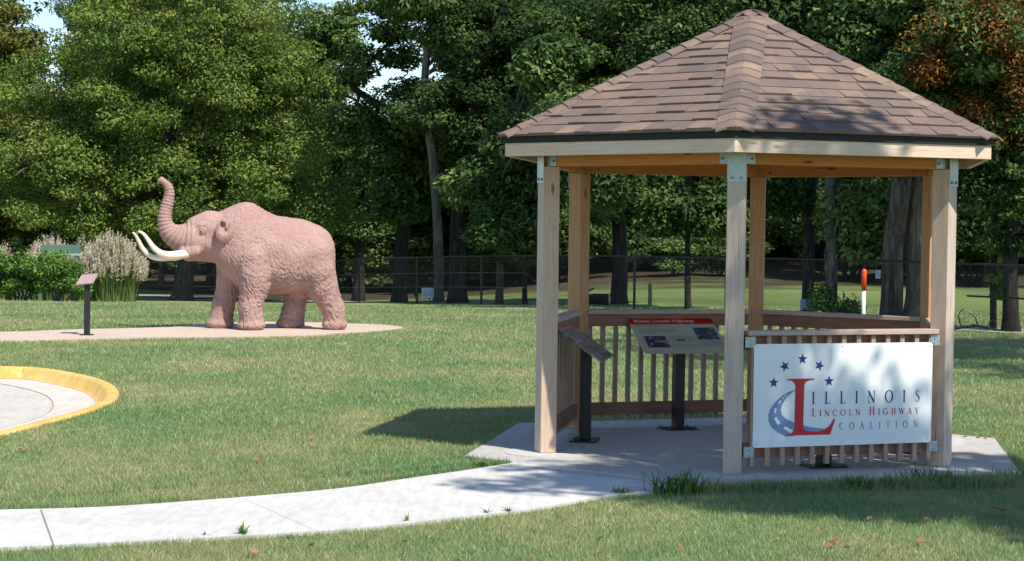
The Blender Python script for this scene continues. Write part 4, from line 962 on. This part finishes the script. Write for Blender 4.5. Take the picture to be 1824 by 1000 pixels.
# right hand tree with autumn leaves
Y = 33; f = ground_foot(1803, Y); bl = [B(1780, 250, 110, 90, Y), B(1700, 200, 90, 60, Y), B(1800, 380, 70, 60, Y), B(1640, 130, 60, 50, Y), B(1740, 330, 40, 50, Y), B(1860, 120, 80, 120, Y), B(1690, 10, 120, 40, Y + 1), B(1750, 80, 100, 80, Y - .9)]
rt = tree('tree with orange autumn leaves over green foliage at the right edge', f, [f, at(1800, 470, Y), at(1806, 380, Y), at(1815, 250, Y), at(1830, 100, Y), at(1840, -40, Y)], .155, .08, bl, 'oak_leaf', 'dark_bark', 76000, .10, .42, 240, 34)
bl = [B(1750, 50, 110, 75, Y - 1), B(1690, 90, 90, 45, Y - 1), B(1800, 120, 50, 80, Y - 1), B(1650, 128, 50, 25, Y - 1), B(1790, 220, 40, 40, Y - .6), B(1720, 190, 50, 25, Y - .8)]
cc, rr = clumps_in([(np.array(c) - np.array(f), np.array(r)) for c, r in bl], 150, .34, 35, .0); o = link('autumn_foliage', leafmesh('autumn_foliage', cc, rr, 10500, .072, 35, .9), M['rust_leaf'], rt); o['label'] = 'orange and rust coloured leaves'
# ivy covered thin trunk at right
fence_tree('slender ivy covered stem left of the right edge trunk', 1772, 33.6, 12, [(1770, 500), (1772, 430), (1775, 330)], [(1782, 500, 12, 60), (1785, 440, 20, 40)], 'bush_leaf', 'dark_bark', 2600, 36, size=.09, cr=.16, ncl=26, nl=2)

# woodland behind: shared crowns, individual trees
protos = []
for i in range(5):
    rng = np.random.default_rng(50 + i); bl = [(np.array([rng.uniform(-1.6, 1.6), rng.uniform(-1.4, 1.4), rng.uniform(5.0, 13)]), np.array([rng.uniform(2.0, 3.2), rng.uniform(2.0, 3.0), rng.uniform(1.8, 3.0)])) for _ in range(8)] + [(np.array([0, 0, 8.0]), np.array([3.2, 3.2, 5]))]
    cc, rr = clumps_in(bl, 170, .95, 60 + i, .4); me = leafmesh('crown', cc, rr, 48000, .17, 70 + i, .6)
    tm = trunk_mesh([V((0, 0, -.2)), V((rng.uniform(-.2, .2), 0, 3)), V((rng.uniform(-.5, .5), 0, 7)), V((rng.uniform(-.8, .8), 0, 12))], .26, .06, [cc[j] for j in range(0, 170, 9)], 80 + i); protos.append((me, tm))
rw = random.Random(77); cnt = 0
def wood_tree(px, Y, top_py, mat, wscale=1.0, bk='dark_bark', lab=None, grp=None):
    global cnt
    x = at(px, 500, Y).x; g = terrain(x, Y); topz = at(px, top_py, Y).z; s = max(.3, (topz - g) / 15.5); me, tm = protos[cnt % 5]; cnt += 1
    t = empty('tree', (x, Y, g), rw.uniform(0, 6.28), lab or 'distant woodland tree among many beyond the fence', 'tree', grp or 'woodland trees beyond the fence'); t.scale = (s * wscale, s * wscale, s)
    for nm, m_, mt in (('crown', me, mat), ('trunk', tm, bk)):
        o = bpy.data.objects.new(nm, m_); col.objects.link(o); o.parent = t
        if not m_.materials: m_.materials.append(M[mt])
        o.material_slots[0].link = 'OBJECT'; o.material_slots[0].material = M[mt]
for px in range(-140, 2000, 62):
    for row, (ya, yb) in enumerate(((66, 80), (88, 108), (120, 150))):
        Yt = rw.uniform(ya, yb) + (6 if px > 950 else 0); p_ = px + rw.uniform(-30, 30) + row * 22
        tp = rw.uniform(-90, -20)
        if 460 < p_ < 880: tp = rw.uniform(190, 240)
        if -50 < p_ < 120: tp = rw.uniform(120, 190)
        wood_tree(p_, Yt, tp, rw.choice(['deep_leaf', 'deep_leaf', 'oak_leaf']), rw.uniform(.5, .65) if 100 < p_ < 300 else rw.uniform(.95, 1.35), rw.choice(['dark_bark', 'dark_bark', 'grey_bark']))
# understory shrubs
pu = []
for i in range(3):
    rng = np.random.default_rng(90 + i); bl = [(np.array([rng.uniform(-.8, .8), rng.uniform(-.6, .6), rng.uniform(.5, 1.3)]), np.array([.8, .7, .7])) for _ in range(5)]
    cc, rr = clumps_in(bl, 46, .42, 91 + i, .3); mb = MB()
    for j in range(6): mb.tube([(0, 0, -.1), tuple(cc[j] * .5), tuple(cc[j])], [.03, .02, .008], 4)
    pu.append((leafmesh('foliage', cc, rr, 9000, .105, 92 + i), mb.mesh('stem')))
for i in range(60):
    px = rw.uniform(-50, 1870) if i < 46 else rw.uniform(700, 1850); Yt = (rw.uniform(66, 120) if px < 1000 else rw.uniform(76, 130)) if i < 46 else rw.uniform(57, 74); x = at(px, 500, Yt).x; me, sm_ = pu[i % 3]
    t = empty('shrub', (x, Yt, terrain(x, Yt)), rw.uniform(0, 6), 'understory shrub scattered in the shade beneath the woodland', 'shrub', 'understory shrubs in the wood'); s = rw.uniform(.8, 1.9); t.scale = (s * 1.3, s, s)
    for nm, m_, mt in (('foliage', me, rw.choice(['deep_leaf', 'oak_leaf'])), ('stem', sm_, 'dark_bark')):
        o = bpy.data.objects.new(nm, m_); col.objects.link(o); o.parent = t
        if not m_.materials: m_.materials.append(M[mt])
        o.material_slots[0].link = 'OBJECT'; o.material_slots[0].material = M[mt]
pl_ = []
for i in range(3):
    rng = np.random.default_rng(190 + i); bl = [(np.array([rng.uniform(-2.2, 2.2), rng.uniform(-1.6, 1.6), rng.uniform(1.6, 5.5)]), np.array([rng.uniform(1.2, 2.0), rng.uniform(1.2, 1.8), rng.uniform(1.0, 1.6)])) for _ in range(8)]
    cc, rr = clumps_in(bl, 110, .62, 191 + i, .35); tm = trunk_mesh([V((0, 0, -.2)), V((rng.uniform(-.2, .2), 0, 1.5)), V((rng.uniform(-.5, .5), 0, 3)), V((rng.uniform(-.8, .8), 0, 5))], .11, .03, [cc[j] for j in range(0, 110, 8)], 180 + i); pl_.append((leafmesh('crown', cc, rr, 26000, .135, 192 + i, .6), tm))
for i in range(34):
    px = rw.uniform(560, 1000) if i < 9 else rw.uniform(960, 1900); Yt = rw.uniform(66, 78) if i % 2 else rw.uniform(80, 104); x = at(px, 500, Yt).x; me, tm = pl_[i % 3]
    t = empty('low_tree', (x, Yt, terrain(x, Yt)), rw.uniform(0, 6), 'low leafy understory tree in the shade of the taller wood', 'tree', 'understory trees in the wood'); s = rw.uniform(.75, 1.15); t.scale = (s * 1.1, s, s)
    for nm, m_, mt in (('crown', me, rw.choice(['deep_leaf', 'deep_leaf', 'oak_leaf'])), ('trunk', tm, 'dark_bark')):
        o = bpy.data.objects.new(nm, m_); col.objects.link(o); o.parent = t
        if not m_.materials: m_.materials.append(M[mt])
        o.material_slots[0].link = 'OBJECT'; o.material_slots[0].material = M[mt]
# far-off wood as one mass
rng = np.random.default_rng(6); n = 900; cx = rng.uniform(-75, 75, n); cz = rng.uniform(0, 24, n); cy = 185 + rng.uniform(-6, 16, n) + cz * .2
gpx = 912 + cx / cy * FPX; gap = ((np.abs(gpx - 690) < 150) & (cz > 10)) | ((np.abs(gpx - 100) < 60) & (cz > 13)); cc = np.stack([cx, cy, cz], 1)[~gap]
o = link('far_woodland', leafmesh('far_woodland', cc, np.full(len(cc), 3.0), 60000, .8, 7, .8), M['deep_leaf']); tag(o, 'far-off dark wood closing the view behind the trees', 'woodland', kind='stuff')

# trees outside the picture on the right whose shade falls on the lawn and gazebo
def shade_tree(label, foot, c, r, n, ncl, cr, size, seed):
    f = V(foot); tree(label, f, [f, f + V((.2, 0, 3)), V(c) - V((.3, 0, r[2])), V(c)], .3, .1, [(c, r)], 'oak_leaf', 'dark_bark', n, size, cr, ncl, seed, shell=.15)
shade_tree('shade tree outside the frame near the camera on the right', (8.1, 6.4, 0), (6.9, 7.3, 9.3), (2.6, 2.45, 1.4), 17500, 80, .60, .15, 101)
shade_tree('tall shade tree outside the frame further off on the right', (13.5, 20, 0), (12.2, 20.6, 12.5), (6.2, 5.5, 2.6), 16000, 90, .8, .2, 102)

# ------------------------------------------------------------------ chain link fence
FA, FB = V((-15.5, 67.6, 0)), V((12.0, 27.6, 0)); FH = 1.2
def fpt(s, h):
    p = FA.lerp(FB, s); return V((p.x, p.y, terrain(p.x, p.y) + .02 + h))
FT = empty('chain_link_fence', (0, 0, 0), 0, 'long black chain link fence between the lawn and the wood', 'fence')
FL = (FB - FA).length; mb = MB(); mb.tube([fpt(i / 40, FH) for i in range(41)], .022, 6); mb.build('top_rail', M['fence_black'], FT)
mb = MB()
for h in (.42, .78): mb.mark(); mb.tube([fpt(i / 40, h) + V((0, -.03, 0)) for i in range(24)], .0035, 4)
mb.split('tension_wire', M['wire_grey'], FT)
for i in range(16):
    s = .0262 + i * .0637; mb = MB(); mb.tube([fpt(s, -.1), fpt(s, FH + .03)], .03, 8); mb.build('fence_post', M['fence_black'], FT)
vs = []; dd = (FB - FA).normalized(); nn = int(FL / .062)
for i in range(nn):
    for sg in (1, -1):
        s0 = i / nn; s1 = s0 + sg * (FH - .03) / FL
        if not (0 <= s1 <= 1): continue
        a = fpt(s0, .02); b = fpt(s1, FH - .01); wv = dd * .0028; vs += [a - wv, a + wv, b + wv, b - wv]
me = mesh_np('wire_mesh', [tuple(v) for v in vs], np.arange(len(vs)), 4); link('wire_mesh', me, M['fence_black'], FT)
mb = MB(); mb.tube([fpt(s, .62) for s in (.862, .88, .898)], .018, 6); mb.build('brace_rail', M['fence_black'], FT)

def notice(px, py, wpx, hpx, label, txt, yaw=0.0, dy=0):
    # on the lawn side of the fence
    best = min((abs(fpt(s / 500, .5).x / fpt(s / 500, .5).y - at(px, py, 40).x / 40), s / 500) for s in range(501))[1]; q = fpt(best, .5); Yn = q.y - .12 + dy; c = at(px, py, Yn); k = Yn / FPX
    t = empty('notice_sign', c, yaw, label, 'sign', 'small notices along the fence'); w_, h_ = wpx * k / 2, hpx * k / 2
    mb = MB(); mb.box(-w_, w_, -.006, .006, -h_, h_); mb.build('panel', M['notice_blue'], t, bevel=.002)
    me = text_mesh(txt, h_ * .75); bb = [v.co.x for v in me.vertices]; wd = max(bb) if bb else 1
    link('lettering', me, M['notice_ink'], t, Matrix.Translation((-w_ * .85, -.008, h_ * .35)) @ Matrix.Rotation(radians(90), 4, 'X') @ Matrix.Diagonal((w_ * 1.7 / wd, 1, 1, 1)))
    mb = MB(); r2 = random.Random(px)
    for i in range(4):
        x = -w_ * .85; z = h_ * (.12 - .25 * i)
        while x < w_ * .75:
            d = r2.uniform(.15, .4) * w_; mb.add([V((a, -.0075, b)) for a, b in ((x, z), (min(x + d, w_ * .88), z), (min(x + d, w_ * .88), z + h_ * .10), (x, z + h_ * .10))], [(0, 1, 2, 3)]); x += d + .06 * w_
    mb.build('printed_text', M['notice_ink'], t)
notice(762, 522, 22, 18, 'pale blue notice low on the fence between statue and gazebo', 'NOTICE')
notice(1437, 543, 24, 19, 'pale blue notice low on the fence seen through the gazebo', 'DANGER')
notice(1564, 489, 9, 15, 'narrow white notice beside the leaning double trunk', 'NO', dy=.0)
# marker post
c = at(1538, 560, 33.2); t = empty('marker_post', (c.x, 33.2, terrain(c.x, 33.2)), 0, 'white utility marker post with bright orange domed top', 'marker post'); zt = at(1538, 479, 33.2).z - terrain(c.x, 33.2); zm = at(1538, 517, 33.2).z - terrain(c.x, 33.2)
mb = MB(); mb.tube([(0, 0, -.1), (0, 0, zm)], .036, 12); mb.build('post', M['white_plastic'], t, smooth=True)
mb = MB(); mb.tube([(0, 0, zm - .005), (0, 0, zt - .05), (0, 0, zt - .02), (0, 0, zt - .006), (0, 0, zt)], [.046, .046, .038, .024, .006], 14); mb.build('cap', M['orange_plastic'], t, smooth=True)
# grey stake and logs
c = at(1157, 550, 43.5); g = terrain(c.x, 43.5); mb = MB(); mb.tube([(0, 0, -.1), (.01, 0, .3), (0, 0, at(1157, 506, 43.5).z - g)], [.05, .045, .04], 8, rfun=lambda i, k: 1 + .1 * sin(3 * k)); o = mb.build('stake', M['grey_post']); o.location = (c.x, 43.5, g); tag(o, 'short grey wooden stake standing in the grass behind the fence', 'stake')
c = at(1078, 547, 45); g = terrain(c.x, 45); t = empty('log', (c.x, 45, g), radians(20), 'fallen dark log with fresh orange cut end behind the fence', 'log')
mb = MB(); mb.tube([(-.55, .3, .12), (-.25, .1, .16), (.05, -.1, .16)], [.11, .13, .14], 10, rfun=lambda i, k: 1 + .08 * sin(2 * k + i)); mb.build('bark', M['dark_bark'], t, smooth=True)
mb = MB(); mb.tube([(.05, -.10, .16), (.075, -.115, .16)], [.125, .12], 12); mb.build('cut_end', M['cut_wood'], t)
mb = MB(); mb.tube([(-.5, .2, .1), (-.45, .1, .34), (-.30, .0, .42)], [.035, .03, .02], 6); mb.build('branch', M['dark_bark'], t)
def fallen(px, py, Y, pts, label, r=.035):
    c = at(px, py, Y); g = terrain(c.x, Y); t = empty('fallen_branch', (c.x, Y, g), 0, label, 'branch'); mb = MB()
    for ln, r0 in pts: q = catmull(ln, 5); mb.tube(q, [r0 * (1 - .7 * i / (len(q) - 1)) for i in range(len(q))], 6)
    mb.build('branch', M['dark_bark'], t, smooth=True)
fallen(1700, 573, 32.9, [([(-.1, 0, .05), (.25, 0, .10), (.45, .1, .11), (.8, .1, .04), (1.1, 0, .03)], .035), ([(.12, 0, .08), (.10, .1, .3), (.18, .1, .42)], .016), ([(.45, .1, .1), (.4, .1, .25), (.28, .1, .33)], .014), ([(.6, .1, .08), (.72, .2, .2), (.9, .2, .22)], .012)], 'dead crooked branch lying on the grass right of the gazebo')
fallen(735, 530, 50.5, [([(-.2, 0, .7), (0, 0, .35), (.15, 0, .02)], .06), ([(-.05, 0, .5), (.3, 0, .45), (.55, 0, .55)], .05), ([(0, 0, .35), (.35, .1, .25), (.5, 0, .03)], .045)], 'broken forked dark limb leaning by the fence near the left notice')

# ------------------------------------------------------------------ bushes, plume grasses, bench at the left
def bush(px, Y, blobs, label, n, seed):
    f = ground_foot(px, Y); f.z += .08; bl = [(np.array(B(*b, Y)[0]) - np.array(f), np.array(B(*b, Y)[1])) for b in blobs]; cc, rr = clumps_in(bl, 70, .26, seed, .4)
    cc[:, 2] = np.maximum(cc[:, 2], .12); t = empty('bush', f, 0, label, 'bush'); link('foliage', leafmesh('foliage', cc, rr, n, .075, seed, .8, .5), M['bush_leaf'], t); mb = MB()
    for j in range(12): mb.tube([(cc[j][0] * .3, 0, -.05), tuple(cc[j] * .6), tuple(cc[j])], [.03, .02, .008], 4)
    mb.build('stem', M['grey_bark'], t)
bush(30, 47, [(20, 488, 60, 40), (-20, 480, 50, 45), (60, 500, 30, 28)], 'leafy green bush cut by the left edge of the picture', 15000, 201)
bush(1503, 36.0, [(1512, 550, 20, 9), (1464, 530, 5, 26), (1460, 548, 8, 10)], 'scrubby bush behind the fence between grey trunk and marker post', 1500, 203)
bush(105, 46.5, [(105, 492, 38, 38), (80, 480, 28, 34), (130, 500, 18, 28)], 'leafy green bush growing in front of the green bench', 12000, 202)
def plume_grass(px, Y, wpx, top, gtop, label, seed, n=1100):
    f = ground_foot(px, Y); f.z += .08; k = Y / FPX; rn = np.random.default_rng(seed); Hh = at(px, top, Y).z - f.z; W_ = wpx * k; G = at(px, gtop, Y).z - f.z
    t = empty('plume_grass', f, 0, label, 'ornamental grass'); vs = []; ti = []
    for i in range(n * 2):
        a = rn.uniform(0, 2 * pi); rr = W_ * 1.25 * sqrt(rn.uniform()); sp = rn.uniform(.1, 1.0); b = np.array([cos(a) * rr * .5, sin(a) * rr * .5, 0]); hh = (G + .1) * rn.uniform(.6, 1.15); e = np.array([cos(a) * W_ * sp, sin(a) * W_ * sp, hh * (1 - .45 * sp * sp)]); mid = (b + e) / 2 + np.array([0, 0, hh * .18]); wv = np.array([-sin(a), cos(a), 0]) * .012
        wv = np.array([.012, .004, 0]) if i % 2 else wv; tt = rn.uniform(0, 1)
        vs += [b - wv, b + wv, mid + wv * .8, mid - wv * .8, mid - wv * .8, mid + wv * .8, e + wv * .1, e - wv * .1]; ti += [tt] * 8
    link('leaf_blades', mesh_np('leaf_blades', vs, np.arange(len(vs)), 4, ti), M['reed_leaf'], t)
    vs = []; ti = []
    for i in range(int(n * .62)):
        a = rn.uniform(0, 2 * pi); sp = sqrt(rn.uniform(0, 1)); base = np.array([cos(a) * W_ * sp * .95, sin(a) * W_ * sp * .95, Hh * (.94 - .42 * sp * sp) * rn.uniform(.70, 1.03)]); dr = np.array([cos(a) * .30 * sp + rn.normal(0, .12), sin(a) * .3 * sp, 1.0]); dr /= np.linalg.norm(dr); Lp_ = rn.uniform(.20, .36); tt = rn.uniform(0, 1)
        for j in range(13):
            u_ = j / 13; p = base + dr * (u_ - .65) * Lp_; d2 = rn.normal(0, 1, 3); d2 /= np.linalg.norm(d2); d2 = d2 * .8 + dr * .6 + np.array([0, 0, -.15]); q = p + d2 * .075 * (1.1 - u_ * .7); wv = np.cross(d2, rn.normal(0, 1, 3)); wv = wv / np.linalg.norm(wv) * .010
            vs += [p - wv, p + wv, q + wv * .6, q - wv * .6]; ti += [tt] * 4
    link('plumes', mesh_np('plumes', vs, np.arange(len(vs)), 4, ti), M['plume'], t)
plume_grass(200, 47.5, 66, 410, 440, 'tall ornamental grass with cream plumes just left of the statue tusks', 301, 1500)
plume_grass(88, 50.5, 52, 413, 450, 'ornamental grass with pale pink plumes rising behind the green bench', 302, 900)
plume_grass(5, 51.5, 30, 428, 450, 'plume grass tuft peeking over the bush at the left edge', 303, 400)
plume_grass(150, 52, 26, 415, 450, 'slim plume grass behind the gap between the two larger tufts', 304, 350)
Yb = 48.5; a = at(73, 436, Yb); b = at(143, 456, Yb); g = terrain(a.x, Yb); t = empty('park_bench', ((a.x + b.x) / 2, Yb, g), 0, 'green park bench mostly hidden behind the bushes', 'bench'); hw = (b.x - a.x) / 2
mb = MB(); mb.box(-hw, hw, -.03, .03, b.z - g + .06, a.z - g); mb.build('backrest', M['bench_green'], t, bevel=.004)
mb = MB(); mb.box(-hw, hw, -.045, .035, b.z - g + .0, b.z - g + .055); mb.build('lower_slat', M['bench_edge'], t, bevel=.004)
mb = MB(); mb.box(-hw, hw, -.5, -.05, .42, .47); mb.build('seat', M['bench_green'], t)
for x in (-hw + .1, hw - .1): mb = MB(); mb.box(x - .04, x + .04, -.03, .029, 0, b.z - g); mb.box(x - .04, x + .04, -.48, -.42, 0, .42); mb.build('leg', M['bench_green'], t)
# edging stones and a red flower by the bed
for px, py, r_, lb in ((53, 522, .20, 'tan boulder at the foot of the left bush'), (78, 525, .12, 'small tan stone beside the boulder under the bush')):
    c = gnd(px, py + 4); bm = bmesh.new(); bmesh.ops.create_icosphere(bm, subdivisions=3, radius=r_); rn = random.Random(px)
    for v in bm.verts: v.co = V((v.co.x * 1.3, v.co.y, v.co.z * .7)) * (1 + .12 * sin(v.co.x * 23 + px) * cos(v.co.y * 19))
    me = bpy.data.meshes.new('stone'); bm.to_mesh(me); bm.free(); o = link('stone', me, M['stone_tan']); o.location = (c.x, c.y, c.z + r_ * .5); tag(o, lb, 'stone')
c = gnd(226, 526); cc = np.array([[0, 0, .13], [.08, 0, .10], [-.07, .02, .1]]); t = empty('flower_clump', c, 0, 'small clump of red flowers at the right foot of the plume grass', 'flowers'); link('blossoms', leafmesh('blossoms', cc, np.array([.07, .06, .06]), 160, .04, 9), M['flower_red'], t)
mb = MB()
for q in cc: mb.tube([(0, 0, -.02), tuple(q)], [.008, .005], 4)
mb.build('stem', M['weed_leaf'], t)

# ------------------------------------------------------------------ weeds along the concrete and fallen leaves
def weed(px, py, s, label, seed, nb=46, broad=False):
    c = gnd(px, py, z=-.03); t = empty('weed_clump', c, 0, label, 'weed', 'weeds along the concrete edge'); rn = np.random.default_rng(seed); vs = []; ti = []
    for i in range(nb):
        a = rn.uniform(0, 2 * pi); L_ = s * rn.uniform(.45, 1.1); out_ = rn.uniform(.15, .95); b = np.array([rn.normal(0, s * (.42 if nb > 50 else .02)), rn.normal(0, s * (.22 if nb > 50 else .02)), 0]); wd = (.0068 if broad else .0045) * rn.uniform(.7, 1.3); wv = np.array([-sin(a), cos(a), 0]) * wd; pts = []
        for j in range(5):
            u_ = j / 4; pts.append(b + np.array([cos(a) * L_ * out_ * u_ ** 1.3, sin(a) * L_ * out_ * u_ ** 1.3, L_ * (u_ - .55 * out_ * u_ ** 2.4)]))
        tt = rn.uniform(.1, 1)
        for j in range(4):
            w0 = 1 - (j / 4) ** 2; w1 = 1 - ((j + 1) / 4) ** 2; vs += [pts[j] - wv * w0, pts[j] + wv * w0, pts[j + 1] + wv * w1, pts[j + 1] - wv * w1]; ti += [tt] * 4
    link('leaf_blades', mesh_np('leaf_blades', vs, np.arange(len(vs)), 4, ti), M['weed_leaf'], t)
wl = [(1212, 882, .2, 'big tuft of tall grass left of the front gazebo post', 90), (1112, 884, .08, 'small weed at the walk edge beside the big tuft', 40), (1345, 876, .07, 'low weed just right of the front post foot', 30), (1420, 872, .075, 'weed under the left half of the white board', 36),
      (1525, 874, .12, 'bushy weed under the middle of the white board', 70), (1585, 872, .11, 'weed tuft under the N of the board lettering', 44), (1648, 868, .2, 'long bladed weed by the right front post', 50), (1690, 866, .14, 'arching weed right of the right front post', 40), (1750, 862, .10, 'weed on the pad edge near the right corner', 34),
      (1806, 858, .14, 'weed at the right corner of the concrete pad', 36), (905, 917, .07, 'sparse tuft on the lower walk edge below the left post', 16), (868, 920, .075, 'two bladed weed left of the sparse tuft', 9), (725, 935, .08, 'thin weed on the lower walk edge in the middle', 8), (432, 958, .10, 'bright weed leaning over the lower walk edge at left', 16),
      (365, 960, .05, 'tiny weed left of the bright weed', 12), (855, 834, .055, 'low leafy weed at the left corner of the pad', 50), (880, 832, .045, 'leafy sprig where the walk meets the pad', 26), (512, 964, .05, 'tiny grass sprig on the walk edge', 7)]
for i, (px, py, s, lb, nb) in enumerate(wl): weed(px, py, s * (1.25 if 4 <= i <= 9 else 1.1), lb, 400 + i, int(nb * 2.1), broad=i in (0, 4, 5, 8, 13, 15, 16))
mb = MB(); mb.add([V(q) for q in ((-.05, 0, 0), (-.02, .028, .012), (.015, .034, .004), (.05, .002, .022), (.02, -.03, .006), (-.018, -.026, .014), (0, 0, 0))], [(0, 6, 1), (1, 6, 2), (2, 6, 3), (3, 6, 4), (4, 6, 5), (5, 6, 0)]); lm = mb.mesh('leaf'); lm.materials.append(M['dry_leaf'])
lf = [(461, 820, 1.5), (38, 800, 1.3), (1072, 958, 1.2), (1484, 968, 1.6), (1510, 976, 1), (1780, 909, 1.5), (1650, 925, 1), (1640, 962, 1.1), (1800, 925, .9), (452, 984, 1.6), (555, 972, 1), (489, 763, 1.1), (555, 780, 1), (510, 778, .8), (515, 797, .8), (712, 816, 1.1), (693, 849, .9), (745, 797, .8), (1705, 770, 1), (1722, 777, 1.3), (1745, 779, 1.5), (1757, 780, 1), (1790, 776, 1.3), (1548, 924, 1), (820, 990, 1), (720, 965, .7), (636, 780, .8), (705, 745, .8), (1330, 990, .9), (1215, 975, .8), (950, 990, .9), (1600, 900, .9), (130, 770, .6), (300, 700, .6)]
rn = random.Random(3)
for px, py, s in lf:
    c = gnd(px, py, z=.008); o = bpy.data.objects.new('fallen_leaf', lm); col.objects.link(o); o.location = c; s *= .62; o.scale = (s, s * .8, s); o.rotation_euler = (rn.uniform(-.7, .7), rn.uniform(-.6, .6), rn.uniform(0, 6.3)); tag(o, 'dry brown leaf lying loose on the lawn', 'leaf', 'dry leaves scattered on the lawn')
